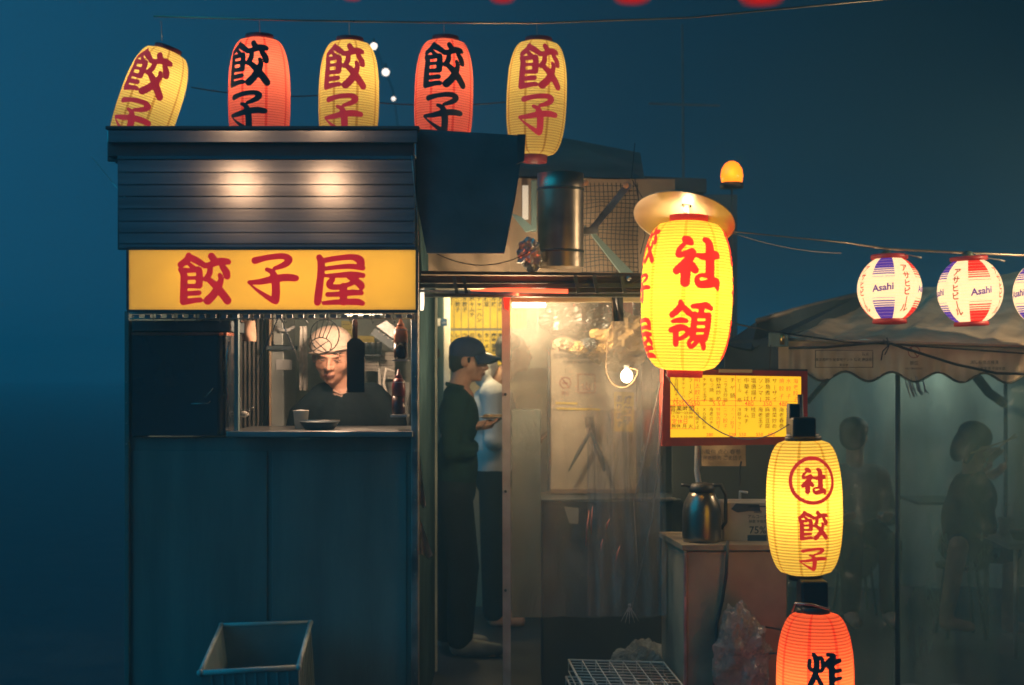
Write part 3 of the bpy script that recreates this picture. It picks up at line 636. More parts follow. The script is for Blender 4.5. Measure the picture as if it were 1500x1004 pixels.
# bottles
def bottle(name, label, px, y0, y1, wpx, Y, capm_, bodym, liqm, neckdown):
    t = thing(name, label, 'bottle', P(px, y1, Y)); k = sc(Y); R = wpx*k/2; H = (y1-y0)*k; c = P(px, y1, Y)
    MB().lathe([(R*.75,0),(R,.008),(R,H*.4)], c, 20).build('lower_body', liqm, t, True)
    MB().lathe([(R,H*.401),(R*1.0,H*.62),(R*.9,H*.72),(R*.55,H*.80)], c, 20).build('upper_body', bodym, t, True)
    MB().lathe([(R*.5,H*.8),(R*.5,H*.86),(R*.3,H*.88),(R*.15,H)], c, 16).build('cap', capm_, t, True)
    MB().lathe([(R*1.03,H*.70),(R*1.03,H*.72)], c, 20, caps=False).build('band', steel, t, True)
    return t
orange = mat('orange_plastic', (.55,.2,.1), .35, 0, .15, 6, .03, 20); dkr = mat('dark_sauce', (.03,.012,.01), .2, 0, .2, 6, .02, 20)
dred = mat('dark_red_plastic', (.2,.02,.02), .35, 0, .2, 6, .03, 20); dred2 = mat('deep_red_sauce', (.06,.012,.012), .3, 0, .2, 6, .03, 20)
bottle('sauce_bottle', 'orange squeeze bottle half full of dark sauce, hanging at the rail', 587, 466, 526, 20, 6.06, orange, orange, dkr, 0)
bottle('sauce_bottle', 'dark red sauce bottle with a thin spout on the lower hook', 584, 541, 607, 20, 6.08, dred, dred, dred2, 0)
tag(box('bottle_holder', steel, P(574,527,6.0), P(600,529.5,6.12)), 'small steel ledge under the orange bottle', 'shelf')
tag(box('bottle_holder', steel, P(572,608,6.0), P(600,610,6.14)), 'small steel ledge under the dark red bottle', 'shelf')
# back-wall papers and clutter
pap_w = mat('white_note_paper', (.62,.58,.5), .8, 0, .15, 9, .05, 30); pap_y = mat('yellow_note_paper', (.6,.5,.12), .8, 0, .2, 9, .05, 30); ink = mat('pencil_ink', (.06,.05,.05), .8, 0, 0, 5, 0)
def note(label, a, b, Y, m_, rows, cat='note'):
    t = thing('paper_note', label, cat, P((a[0]+b[0])/2, b[1], Y)); MB().slab([P(a[0],a[1],Y), P(b[0],a[1]+1,Y), P(b[0]+.5,b[1],Y), P(a[0]+.5,b[1]-.5,Y)], (0,.002,0)).build('sheet', m_, t)
    mb = MB(); rnd = random.Random(int(a[0]))
    for r in range(rows):
        y = a[1]+(b[1]-a[1])*(r+.7)/(rows+.4)
        x = a[0]+2
        while x < b[0]-3: w_ = rnd.uniform(1.2, 3); mb.slab([P(x,y,Y-.002), P(x+w_,y,Y-.002), P(x+w_,y+.8,Y-.002), P(x,y+.8,Y-.002)], (0,.001,0)); x += w_+1.1
    tag(mb.build('handwriting', ink, t), kind='stuff'); return t
note('white note with handwriting on the kitchen wall behind the cook', (531,522),(555,544), 7.2, pap_w, 4)
note('crumpled yellow slip beside the cook\'s cap', (524,492),(548,512), 7.3, pap_y, 2)
note('yellow slip between the cook\'s cap and the spatula', (500,470),(516,496), 7.35, pap_y, 3)
note('white sheet right of the handwritten note', (556,515),(578,556), 7.25, pap_w, 5)
kr = thing('knife_rack', 'black knife rack tilted on the kitchen wall', 'rack', P(565, 500, 6.95))
MB().slab([P(543,490,6.9), P(550,481,6.9), P(586,505,6.9), P(580,516,6.9)], (0,.08,0)).build('body', steel_blk, kr)
MB().slab([P(552,478,6.93), P(566,470,6.93), P(596,494,6.93), P(588,505,6.93)], (0,.03,0)).build('plate', steel, kr)
m = MB(); 
for i in range(5): m.ball(P(556+i*6.5, 486+i*4.6, 6.89), .005, 6)
m.build('bolts', white_pl, kr, True)
cups = MB(); 
for px, c_ in ((537, 508), (546, 506), (554, 507)):
    tag(MB().lathe([(.016,0),(.02,.06),(.021,.062)], P(px, 520, 7.15), 12).build('steel_cup', steel, None, True), {537:'leftmost steel cup above the handwritten note',546:'middle steel cup above the handwritten note',554:'rightmost steel cup above the handwritten note'}[px], 'cup', 'steel cups above the note')
tag(box('shelf', steel_blk, P(530,522,7.05), P(562,520.2,7.25)), 'small wall shelf carrying three steel cups', 'shelf')
pipe = MB().tube([P(556,540,7.1), P(557,600,7.1), P(557,632,7.1)], .008, 8).tube([P(578,545,6.9), P(566,540,6.9), P(562,562,6.9), P(570,585,6.9)], .007, 8); tag(pipe.build('pipe', white_post, None, True), 'thin pale pipe bending down the kitchen wall', 'pipe')
tag(sheet(X(560,7.3), X(600,7.3), Z(625,7.3), Z(560,7.3), 7.3, .02, 2, 14, 12, seed=8).build('plastic_bag', mat('grey_bag', (.45,.47,.44), .5, 0, .3, 14, .4, 20), None, True), 'grey plastic bag hanging behind the cook\'s shoulder', 'bag')
# things on the counter
cup = thing('paper_cup', 'white paper cup at the window sill by the cook\'s elbow', 'cup', P(441, 631, 6.2))
MB().lathe([(.026,0),(.034,.085),(.036,.088),(.033,.088)], P(441, 631, 6.2), 20).build('body', pap_w, cup, True)
MB().ball(P(441, 602, 6.2), (.024,.024,.005), 8).build('lid', white_pl, cup, True)
pn = thing('steel_tray', 'shallow dark tray on the counter before the cook', 'tray', P(468, 631, 6.12))
MB().lathe([(.06,0),(.085,.035),(.088,.036),(.084,.034),(.058,.004)], P(468, 630, 6.12), 28).build('bowl', steel_blk, pn, True)
MB().tube([P(440,616,6.05), P(498,616,6.05)], .0018, 5).build('rim', steel, pn, True)
tag(MB().tube([P(352,582,6.1), P(353,600,6.1), P(366,602,6.1)], .002, 5).tube([P(356,602,6.1), P(372,597,6.1)], .002, 5).build('ladle_wire', steel, None, True), 'bent steel wire ladle at the lower left of the window', 'ladle')
tag(MB().ball(P(358,607,6.1), (.02,.02,.014), 8).build('garlic_bulb', pap_w, None, True), 'pale garlic bulb on the counter at the lower left of the window', 'garlic')
tag(MB().slab([P(433,641,5.9), P(455,641,5.9), P(454,645,5.9), P(435,645,5.9)], (0,.003,0)).build('tape_strip', brown), 'small strip of tape under the counter edge', 'tape')
# ------------------------------------------------------------------ people
def blob(name, m, parts, vox, parent=None, sm=6, it=None):
    """one continuous surface grown over tapered capsules and ellipsoids"""
    mb = MB()
    for p in parts:
        if p[0] == 'c':
            pts, rs = p[1], p[2]
            mb.tube(pts, list(rs), 12)
            for q, r in zip(pts, rs): mb.ball(q, r, 8)
        else: mb.ball(p[1], p[2], 12, p[3] if len(p) > 3 else None)
    o = mb.build('tmp', [m]); r = o.modifiers.new('r', 'REMESH'); r.mode = 'VOXEL'; r.voxel_size = vox; r.use_smooth_shade = True
    s_ = o.modifiers.new('s', 'SMOOTH'); s_.iterations = sm; s_.factor = .5
    bpy.context.view_layer.update()
    me = bpy.data.meshes.new_from_object(o.evaluated_get(bpy.context.evaluated_depsgraph_get()))
    loc = o.location.copy(); bpy.data.objects.remove(o); me.name = name
    me.transform(Matrix.Translation(loc-chain(parent)))
    if not len(me.materials): me.materials.append(m)
    n = bpy.data.objects.new(name, me); col.objects.link(n)
    if parent: n.parent = parent
    return n
def skin(name, c):
    if name in _m: return _m[name]
    m = mat(name, c, .5, 0, .15, 14, .15, 160); b = m.node_tree.nodes['Principled BSDF']
    b.inputs['Subsurface Weight'].default_value = .12; b.inputs['Subsurface Scale'].default_value = .02; b.inputs['Subsurface Radius'].default_value = (1,.3,.2)
    return m
def head_parts(M, s=1.0):
    """skull, jaw, nose, brow, lips, ears in head space (face towards -y)"""
    q = lambda x, y, z: M @ Vector((x*s, y*s, z*s)); R = M.to_3x3().to_4x4()
    E = lambda c, r: ('e', q(*c), tuple(v*s for v in r), R)
    C = lambda pts, rs: ('c', [q(*p) for p in pts], [r*s for r in rs])
    return [E((0,.012,.035),(.076,.094,.092)), E((0,-.018,-.02),(.066,.074,.085)), E((0,-.03,-.072),(.050,.052,.045)), E((0,-.07,-.098),(.022,.018,.018)),
        E((.038,-.045,-.03),(.026,.026,.034)), E((-.038,-.045,-.03),(.026,.026,.034)),
        C([(0,-.090,.012),(0,-.106,-.018),(0,-.113,-.034)],[.008,.010,.012]), E((.012,-.098,-.037),(.009,.009,.007)), E((-.012,-.098,-.037),(.009,.009,.007)),
        C([(-.034,-.086,.024),(0,-.090,.020),(.034,-.086,.024)],[.008,.009,.008]), C([(-.018,-.092,-.062),(0,-.098,-.061),(.018,-.092,-.062)],[.005,.008,.005]), C([(-.016,-.088,-.073),(0,-.094,-.074),(.016,-.088,-.073)],[.005,.008,.005]),
        E((.078,.008,-.008),(.010,.020,.030)), E((-.078,.008,-.008),(.010,.020,.030))]
def face_details(M, par, s=1.0, closed=False, lipc=(.35,.12,.09)):
    q = lambda x, y, z: M @ Vector((x*s, y*s, z*s)); hairm = mat('dark_hair', (.015,.012,.011), .6, 0, .2, 30, .3, 120)
    for sd in (-1, 1):
        m = MB().tube([q(sd*.048,-.080,.036), q(sd*.034,-.0935,.041), q(sd*.016,-.096,.037)], [.0025*s,.004*s,.003*s], 6); m.build('eyebrow', hairm, par, True)
        if not closed: MB().ball(q(sd*.031,-.082,.006), .0105*s, 8).build('eye', mat('eye_white', (.5,.47,.42), .3, 0, .05, 5, 0), par, True)
        if not closed: MB().ball(q(sd*.031,-.0905,.005), .0048*s, 6).build('iris', hairm, par, True)
        MB().tube([q(sd*.045,-.081,.006), q(sd*.031,-.0925,.010 if not closed else .001), q(sd*.017,-.089,.004)], [.0018*s,.0030*s,.0018*s], 6).build('eyelid', hairm if closed else mat('lid', (.2,.1,.07), .6), par, True)
    MB().tube([q(-.024,-.094,-.0665), q(0,-.1025,-.067), q(.024,-.094,-.0665)], [.0015*s,.0026*s,.0015*s], 6).build('mouth', mat('mouth_line', (.14,.04,.035), .6), par, True)
    MB().tube([q(-.016,-.0925,-.072), q(0,-.0985,-.073), q(.016,-.0925,-.072)], [.003*s,.005*s,.003*s], 6).build('lower_lip', mat('lip', lipc, .5), par, True)
def hand_parts(w, d, n, s=1.0, side=1, curl=.5):
    """palm + 4 unequal bent fingers + side thumb. w wrist, d direction of the fingers, n palm normal"""
    w, d, n = Vector(w), Vector(d).normalized(), Vector(n).normalized(); a = d.cross(n).normalized()*side
    o = [('c', [w, w+d*.03*s, w+d*.075*s], [.022*s, .026*s, .028*s]), ('e', w+d*.06*s, (.036*s, .036*s, .018*s), Matrix((a, d, n)).transposed().to_4x4())]
    for i, ln in enumerate((.062, .072, .067, .052)):
        b = w+d*.085*s+a*(.027-.018*i)*s; p = [b]; ang = 0
        for f in (.45, .32, .23): ang += curl*.8; p.append(p[-1]+(d*math.cos(ang)-n*math.sin(ang)*-1)*ln*f*s)
        o.append(('c', p, [.0088*s, .0082*s, .0075*s, .0065*s]))
    b = w+d*.02*s+a*.022*s; o.append(('c', [b, b+(a*.7+d*.7)*.035*s, b+(a*.45+d*.85+n*.4)*.062*s], [.013*s, .0105*s, .008*s]))
    return o
cl_blk = mat('black_tshirt', (.008,.013,.016), .85, 0, .3, 5, .6, 14)
cl_green = mat('dark_green_sweater', (.013,.036,.032), .9, 0, .25, 5, .6, 16)
cl_pants = mat('dark_trousers', (.012,.016,.022), .85, 0, .3, 5, .5, 14)
for _c in (cl_blk, cl_green, cl_pants): _c.node_tree.nodes['Principled BSDF'].inputs['Specular IOR Level'].default_value = .08
# the cook
def T(loc, yaw=0, pitch=0, roll=0): return Matrix.Translation(loc) @ Euler((pitch, roll, yaw), 'XYZ').to_matrix().to_4x4()
YC = 6.62
ck = thing('person', 'cook in a white cap and black shirt, looking down in the stall window', 'person', (P(500,0,YC).x, YC, 0))
hc = P(488, 523, YC); Mh = T(hc, math.radians(-3), math.radians(12), math.radians(3)) @ Matrix.Diagonal((1.16, 1.04, 1.0, 1))
sk1 = skin('ruddy_skin', (.40,.20,.13))
cx = P(508,0,YC).x; zsh = P(0,577,YC).z; nk = Vector((cx-.02, YC+.045, zsh))
arms = [('c', [Vector((cx+sd*.15, YC+.03, zsh-.09)), Vector((cx+sd*.25, YC-.06, zsh-.30)), Vector((cx+sd*.13, YC-.30, zsh-.33))], [.05,.042,.028]) for sd in (-1, 1)]
body = head_parts(Mh, 1.0)+[('c', [nk+Vector((0,.0,-.02)), hc+Vector((.012,.03,-.06))], [.062,.056]), ('c', [nk-Vector((0,0,.06)), Vector((cx, YC+.05, .95))], [.1,.12])]+arms
for sd in (-1, 1):
    body += hand_parts((cx+sd*.13, YC-.30, zsh-.33), (-sd*.4,-.9,-.1), (0,0,1), 1, -sd, .5)
    body += [('c', [Vector((cx+sd*.09, YC+.06, .93)), Vector((cx+sd*.1, YC+.04, .5)), Vector((cx+sd*.1, YC+.07, .08))], [.085,.06,.045]), ('c', [Vector((cx+sd*.1, YC+.07, .05)), Vector((cx+sd*.11, YC-.12, .035))], [.045,.035])]
blob('body', sk1, body, .0065, ck, 3)
face_details(Mh, ck, 1.0, True, (.26,.08,.06))
shirt = [('c', [Vector((cx-.11, YC+.05, zsh-.02)), Vector((cx+.11, YC+.05, zsh-.02))], [.075,.075]), ('e', Vector((cx, YC+.03, zsh-.17)), (.19,.12,.20)), ('e', Vector((cx, YC+.04, zsh-.40)), (.18,.13,.25)),
   ('c', [nk+Vector((-.05,.02,-.03)), nk+Vector((.05,.02,-.03))], [.062,.062])]
for sd in (-1, 1): shirt += [('c', [Vector((cx+sd*.14, YC+.04, zsh-.05)), Vector((cx+sd*.205, YC+.02, zsh-.11)), Vector((cx+sd*.255, YC-.05, zsh-.28)), Vector((cx+sd*.20, YC-.2, zsh-.32))], [.075,.072,.058,.05])]
so = blob('shirt', cl_blk, shirt, .009, ck, 4)
tr = [('e', Vector((cx, YC+.05, .95)), (.17,.12,.14))]+[('c', [Vector((cx+sd*.09, YC+.06, .9)), Vector((cx+sd*.1, YC+.04, .5)), Vector((cx+sd*.1, YC+.07, .1))], [.1,.08,.065]) for sd in (-1, 1)]
blob('trousers', cl_pants, tr, .02, ck, 3)
# V neck showing skin and two thin cords
q = lambda x, y, z: nk+Vector((x, y, z))
MB().slab([q(-.042,-.055,.028), q(.042,-.055,.028), q(.012,-.094,-.058), q(.0,-.096,-.064), q(-.012,-.094,-.058)], (0,.03,.01)).build('neck_opening', sk1, ck)
for dz in (0, -.012): MB().tube([q(-.055,-.02,.04+dz), q(-.04,-.065,.012+dz), q(0,-.085,-.002+dz), q(.04,-.065,.012+dz), q(.055,-.02,.04+dz)], .0035, 6).build('neck_cord', mat('cord', (.3,.2,.15), .6), ck, True)
capm = mat('white_cotton', (.36,.27,.21), .85, 0, .15, 12, .25, 60)
Mc = Mh @ Matrix.Rotation(math.radians(-13), 4, 'Y')
capb = [('e', Mc @ Vector((0,.014,.070)), (.088,.104,.074), Mc.to_3x3().to_4x4()), ('e', Mc @ Vector((0,-.02,.052)), (.082,.080,.040), Mc.to_3x3().to_4x4()), ('e', Mc @ Vector((0,.03,.04)), (.085,.085,.05), Mc.to_3x3().to_4x4())]
blob('cap', capm, capb, .006, ck, 4)
m = MB().tube([Mc @ Vector((.091*math.cos(a), .004+.103*math.sin(a), .034-.012*math.sin(a))) for a in np.linspace(0, 2*PI, 33)], .006, 6, False); m.build('cap_hem', capm, ck, True)

# the customer in the blue cap, in profile facing right
YP = 8.0
cu = thing('person', 'young man in a navy cap and dark sweater in profile, holding a plate', 'person', (P(672,0,YP).x, YP, 0))
hc = P(686, 529, YP); Mh = T(hc, math.radians(80), math.radians(4), 0)
sk2 = skin('fair_skin', (.52,.29,.19))
bx = P(672,0,YP).x; zs = P(0,572,YP).z
nkp = Vector((bx, YP, zs))
lh = P(716, 617, YP-.02); 
body = head_parts(Mh, .98)+[('c', [nkp+Vector((-.01,0,0)), hc+Vector((-.02,0,-.06))], [.062,.056]), ('c', [nkp-Vector((0,0,.05)), Vector((bx-.02, YP, 1.0))], [.09,.1])]
body += [('c', [nkp+Vector((-.01,-.14,-.09)), nkp+Vector((-.03,-.2,-.33)), lh+Vector((-.09,-.03,-.03))], [.045,.038,.025]), ('c', [nkp+Vector((-.01,.14,-.09)), nkp+Vector((0,.2,-.33)), lh+Vector((-.07,.08,-.03))], [.045,.038,.025])]
body += hand_parts(lh+Vector((-.09,-.03,-.03)), (1,.1,.12), (0,0,1), 1, 1, .35)+hand_parts(lh+Vector((-.07,.08,-.03)), (1,-.15,.15), (0,0,1), 1, -1, .35)
for sd, fx in ((-1, .03), (1, -.06)):
    body += [('c', [Vector((bx-.02, YP+sd*.09, .9)), Vector((bx+fx, YP+sd*.09, .5)), Vector((bx+fx-.02, YP+sd*.1, .09))], [.085,.06,.045]), ('c', [Vector((bx+fx-.02, YP+sd*.1, .05)), Vector((bx+fx+.17, YP+sd*.12, .035))], [.045,.035])]
blob('body', sk2, body, .0075, cu, 3)
face_details(Mh, cu, .98)
q = lambda x, y, z: Mh @ Vector((x, y, z))
R4 = Mh.to_3x3().to_4x4()
blob('hair', mat('dark_hair', (.015,.012,.011), .6, 0, .2, 30, .3, 120), [('e', q(0,.035,.01), (.082,.080,.075), R4), ('e', q(0,.06,-.03), (.066,.05,.045), R4), ('c', [q(.077,-.025,.02), q(.077,-.022,-.012)], [.008,.006]), ('c', [q(-.077,-.025,.02), q(-.077,-.022,-.012)], [.008,.006])], .008, cu, 3)
capn = mat('navy_cap', (.018,.028,.095), .8, 0, .2, 12, .3, 70)
blob('cap', capn, [('e', q(0,.012,.062), (.086,.105,.076), R4), ('e', q(0,.03,.035), (.085,.085,.05), R4), ('c', [q(0,-.08,.055), q(0,-.075,.06)], [.02,.02])], .008, cu, 3)
bm_ = MB(); vs = []
for j in range(5):
    for i in range(9):
        a = -PI/2+(i-4)/4*1.05; rr_ = .095+.022*j*math.cos((i-4)/4*1.05)**.5; x, y = rr_*math.cos(a)*.88, rr_*math.sin(a); vs.append(q(x, y*1.02, .043-.004*j-3.0*x*x))
fs = [(j*9+i, j*9+i+1, (j+1)*9+i+1, (j+1)*9+i) for j in range(4) for i in range(8)]
bm_.add(vs, fs); o = bm_.build('visor', capn, cu, True); s_ = o.modifiers.new('t', 'SOLIDIFY'); s_.thickness = .006
MB().ball(q(0,.01,.139), .007, 6).build('cap_button', capn, cu, True)
sw = [('e', nkp+Vector((-.0,0,-.16)), (.115,.19,.18)), ('e', nkp+Vector((-.015,0,-.42)), (.125,.17,.22)), ('e', nkp+Vector((-.02,0,-.55)), (.115,.165,.12)), ('c', [nkp+Vector((-.01,-.12,-.05)), nkp+Vector((-.01,.12,-.05))], [.075,.075]), ('c', [nkp+Vector((-.012,-.0,-.03)), nkp+Vector((-.01,.0,-.01))], [.078,.068])]
for sd in (-1, 1): sw += [('c', [nkp+Vector((-.01,sd*.15,-.06)), nkp+Vector((-.03,sd*.2,-.18)), nkp+Vector((-.03,sd*.215,-.33)), nkp+Vector((.06,sd*.17,-.33))], [.07,.065,.058,.052]), ('c', [nkp+Vector((-.02,sd*.21,-.33)), lh+Vector((-.10,sd*.03+.02,-.035))], [.055,.036])]
blob('sweater', cl_green, sw, .01, cu, 4)
MB().lathe([(.064,0),(.069,.012),(.064,.024)], nkp+Vector((-.012,0,.012)), 20, Matrix.Rotation(math.radians(12), 4, 'Y'), caps=False).build('collar', cl_green, cu, True)
tr = [('e', Vector((bx-.02, YP, .93)), (.12,.165,.15))]+[('c', [Vector((bx-.02, YP+sd*.09, .88)), Vector((bx+fx, YP+sd*.09, .5)), Vector((bx+fx-.02, YP+sd*.1, .1))], [.105,.09,.075]) for sd, fx in ((-1,.03),(1,-.06))]
blob('trousers', cl_pants, tr, .015, cu, 4)
for sd, fx in ((-1,.03),(1,-.06)): blob('shoe', mat('grey_shoe', (.22,.24,.24), .6, 0, .3, 9, .1, 30), [('c', [Vector((bx+fx-.03, YP+sd*.1, .055)), Vector((bx+fx+.06, YP+sd*.11, .05)), Vector((bx+fx+.19, YP+sd*.12, .04))], [.052,.05,.038])], .01, cu, 3)
pl = thing('plate', 'paper plate of food held by the man in the cap', 'plate', lh+Vector((.0,.03,.005)))
MB().lathe([(.06,0),(.085,.012),(.088,.013),(.084,.010),(.058,.002)], lh+Vector((.03,.03,.012)), 24).build('dish', white_pl, pl, True)
m = MB(); rnd = random.Random(3)
for i in range(7): m.ball(lh+Vector((.03+rnd.uniform(-.045,.045), .03+rnd.uniform(-.045,.045), .026)), (.022,.012,.012), 6)
m.build('dumplings', mat('dumpling', (.5,.32,.15), .5, 0, .4, 30, .2, 50), pl, True)
# person in the white hoodie behind, facing away to the right
YH = 8.9
ho = thing('person', 'person in a white hoodie behind the man in the cap, mostly hidden', 'person', (P(724,0,YH).x, YH, 0))
hx = P(724,0,YH).x; zs2 = P(0,566,YH).z; hc = P(753, 518, YH); Mh = T(hc, math.radians(110), math.radians(-4), 0)
nk2 = Vector((hx, YH, zs2)); body = head_parts(Mh)+[('c', [nk2, hc+Vector((0,0,-.06))], [.06,.055]), ('c', [nk2-Vector((0,0,.1)), Vector((hx, YH, .95))], [.1,.12])]
for sd in (-1, 1):
    body += [('c', [nk2+Vector((0,sd*.17,-.06)), nk2+Vector((0,sd*.2,-.33)), nk2+Vector((.2,sd*.1,-.34))], [.045,.038,.025])]+hand_parts(nk2+Vector((.2,sd*.1,-.34)), (1,0,.1), (0,0,1), 1, -sd, .5)
    body += [('c', [Vector((hx, YH+sd*.09, .9)), Vector((hx, YH+sd*.1, .5)), Vector((hx, YH+sd*.1, .08))], [.085,.06,.045]), ('c', [Vector((hx, YH+sd*.1, .05)), Vector((hx+.16, YH+sd*.1, .035))], [.045,.035])]
blob('body', sk2, body, .009, ho, 3); face_details(Mh, ho)
q = lambda x, y, z: Mh @ Vector((x, y, z)); R4 = Mh.to_3x3().to_4x4()
blob('hair', mat('dark_hair', (.02,.02,.02)), [('e', q(0,.03,.055), (.085,.09,.075), R4), ('e', q(0,.06,.01), (.078,.06,.07), R4)], .01, ho, 3)
hood_c = mat('white_hoodie_cotton', (.62,.62,.62), .9, 0, .15, 6, .6, 12)
sw = [('e', nk2+Vector((-.01,0,-.17)), (.15,.2,.19)), ('e', nk2+Vector((0,0,-.42)), (.14,.18,.24)), ('c', [nk2+Vector((-.01,-.13,-.05)), nk2+Vector((-.01,.13,-.05))], [.085,.085]),
  ('c', [nk2+Vector((-.07,-.07,.06)), nk2+Vector((-.06,0,.13)), nk2+Vector((-.075,.07,.05))], [.055,.085,.055]), ('c', [nk2+Vector((-.075,-.07,.05)), nk2+Vector((.0,-.10,.0)), nk2+Vector((.09,-.05,-.05))], [.045,.035,.03])]
for sd in (-1, 1): sw += [('c', [nk2+Vector((0,sd*.15,-.06)), nk2+Vector((0,sd*.22,-.33)), nk2+Vector((.16,sd*.12,-.34))], [.075,.065,.045])]
blob('hoodie', hood_c, sw, .011, ho, 3)
blob('trousers', cl_pants, [('e', Vector((hx, YH, .93)), (.13,.17,.15))]+[('c', [Vector((hx, YH+sd*.09, .88)), Vector((hx, YH+sd*.1, .1))], [.1,.075]) for sd in (-1, 1)], .02, ho, 3)
# seated customer in the tent, eating with chopsticks
YT = 8.5
se = thing('person', 'long-haired person sitting in the plastic tent, leaning over the table', 'person', (P(1420,0,YT).x, YT, 0))
hc = P(1427, 652, YT); Mh = T(hc, math.radians(70), math.radians(25), 0)
hip = P(1412, 800, YT); shd = P(1424, 705, YT); V = Vector
body = head_parts(Mh)+[('c', [shd+V((0,0,.0)), hc+V((-.01,0,-.05))], [.06,.055]), ('c', [shd-V((0,0,.04)), hip], [.1,.13])]
hndp = P(1456, 690, YT-.12)
for sd in (-1, 1):
    kn = hip+V((.30 if sd > 0 else .04, sd*.10-.06, -.05)); an = V((kn.x-.03-(.08 if sd < 0 else 0), kn.y-.03, .09))
    if sd < 0: kn = P(1404, 800, YT-.25); an = P(1386, 905, YT-.2); an.z = max(an.z, .08)
    body += [('c', [hip+V((0,sd*.09,0)), kn, an], [.09,.06,.042]), ('c', [an-V((0,0,.03)), an+V((.12,-.05,-.045))], [.042,.032])]
    el = shd+V((.02,sd*.2,-.25)); wr = hndp+V((-.06, .12*(sd+1), -.04)); body += [('c', [shd+V((0,sd*.15,-.04)), el, wr], [.045,.038,.025])]+hand_parts(wr, (1,.0,.4), (0,-.5,1), 1, 1, .6)
blob('body', sk2, body, .009, se, 3); face_details(Mh, se)
q = lambda x, y, z: Mh @ Vector((x, y, z)); R4 = Mh.to_3x3().to_4x4()
blob('hair', mat('dark_hair', (.02,.02,.02)), [('e', q(0,.02,.055), (.093,.105,.085), R4), ('e', q(0,.06,-.02), (.088,.065,.12), R4), ('c', [q(.08,-.01,.03), q(.085,0,-.10)], [.03,.022]), ('c', [q(-.08,-.01,.03), q(-.085,0,-.10)], [.03,.022])], .01, se, 3)
sw = [('e', shd+V((0,0,-.1)), (.14,.19,.16)), ('e', shd.lerp(hip,.6), (.15,.18,.22)), ('c', [shd+V((0,-.13,-.03)), shd+V((0,.13,-.03))], [.08,.08])]
for sd in (-1, 1):
    el = shd+V((.02,sd*.2,-.25)); wr = hndp+V((-.08, .12*(sd+1), -.045)); sw += [('c', [shd+V((0,sd*.15,-.04)), el, wr], [.075,.065,.045])]
blob('jacket', cl_blk, sw, .012, se, 3)
blob('shorts', cl_pants, [('e', hip, (.15,.18,.12)), ('c', [hip+V((0,.09,0)), hip+V((.28,.04,-.04))], [.1,.08]), ('c', [hip+V((0,-.09,0)), P(1404,800,YT-.22)], [.1,.075])], .015, se, 3)
cs = thing('chopsticks', 'pair of pale chopsticks lifting noodles to the seated person', 'chopsticks', hndp)
MB().tube([P(1422,664,YT-.15), P(1490,640,YT-.2)], .0045, 5).build('stick', mat('pale_wood', (.75,.6,.28), .5), cs, True); MB().tube([P(1440,674,YT-.15), P(1488,636,YT-.2)], .0045, 5).build('stick', mat('pale_wood', (.75,.6,.28), .5), cs, True)
MB().slab([P(1440,664,YT-.16), P(1458,655,YT-.17), P(1472,660,YT-.17), P(1455,676,YT-.16), P(1448,678,YT-.16)], (0,.01,0)).build('napkin', mat('pale_wood2', (.6,.5,.25), .7), cs)
# standing figure deeper in the tent
YS = 9.3
s2 = thing('person', 'dim standing figure with dark hair behind the plastic left of the seated person', 'person', (P(1250,0,YS).x, YS, 0))
hc = P(1252, 640, YS); Mh = T(hc, math.radians(150), 0, 0); sx_ = hc.x; sh_z = P(0,690,YS).z; hz_ = .55
body = head_parts(Mh)+[('c', [V((sx_,YS,sh_z)), hc], [.06,.055]), ('c', [V((sx_,YS,sh_z-.05)), V((sx_,YS,hz_))], [.1,.13])]
for sd in (-1, 1):
    wr = V((sx_+sd*.12, YS-.26, sh_z-.28)); body += [('c', [V((sx_+sd*.16,YS,sh_z-.04)), V((sx_+sd*.22,YS-.03,sh_z-.3)), wr], [.045,.038,.025])]+hand_parts(wr, (0,-1,.1), (0,0,1), 1, sd, .5)
    body += [('c', [V((sx_+sd*.09,YS,hz_)), V((sx_+sd*.12,YS-.42,.5)), V((sx_+sd*.12,YS-.4,.08))], [.085,.06,.045]), ('c', [V((sx_+sd*.12,YS-.4,.05)), V((sx_+sd*.12,YS-.55,.035))], [.045,.035])]
blob('body', sk2, body, .01, s2, 3); face_details(Mh, s2)
q = lambda x, y, z: Mh @ Vector((x, y, z)); R4 = Mh.to_3x3().to_4x4()
blob('hair', mat('dark_hair', (.02,.02,.02)), [('e', q(0,.02,.05), (.095,.105,.085), R4), ('e', q(0,.05,0), (.088,.065,.09), R4)], .012, s2, 3)
blob('coat', mat('grey_coat', (.2,.22,.21), .9, 0, .2, 5, .4, 14), [('e', V((sx_,YS,sh_z-.15)), (.2,.14,.2)), ('e', V((sx_,YS,sh_z-.42)), (.19,.15,.3)), ('c', [V((sx_-.12,YS,sh_z-.03)), V((sx_+.12,YS,sh_z-.03))], [.08,.08])]+[('c', [V((sx_+sd*.16,YS,sh_z-.04)), V((sx_+sd*.22,YS-.03,sh_z-.3)), V((sx_+sd*.13, YS-.22, sh_z-.28))], [.07,.06,.045]) for sd in (-1,1)], .014, s2, 3)
blob('trousers', cl_pants, [('e', V((sx_,YS,hz_)), (.18,.15,.12))]+[('c', [V((sx_+sd*.09,YS,hz_)), V((sx_+sd*.12,YS-.42,.5)), V((sx_+sd*.12,YS-.4,.1))], [.1,.08,.06]) for sd in (-1,1)], .02, s2, 3)
def stool(label, x, y, zt):
    t = thing('stool', label, 'stool', (x, y, 0), 'stools in the tent'); MB().lathe([(.14,zt-.03),(.15,zt-.02),(.15,zt-.005),(.14,zt)], (x,y,0), 24).build('seat', blk, t, True)
    for a in range(4):
        q_ = PI/4+a*PI/2; MB().tube([(x+.1*math.cos(q_), y+.1*math.sin(q_), zt-.03), (x+.16*math.cos(q_), y+.16*math.sin(q_), 0)], .01, 6).build('leg', steel_blk, t, True)
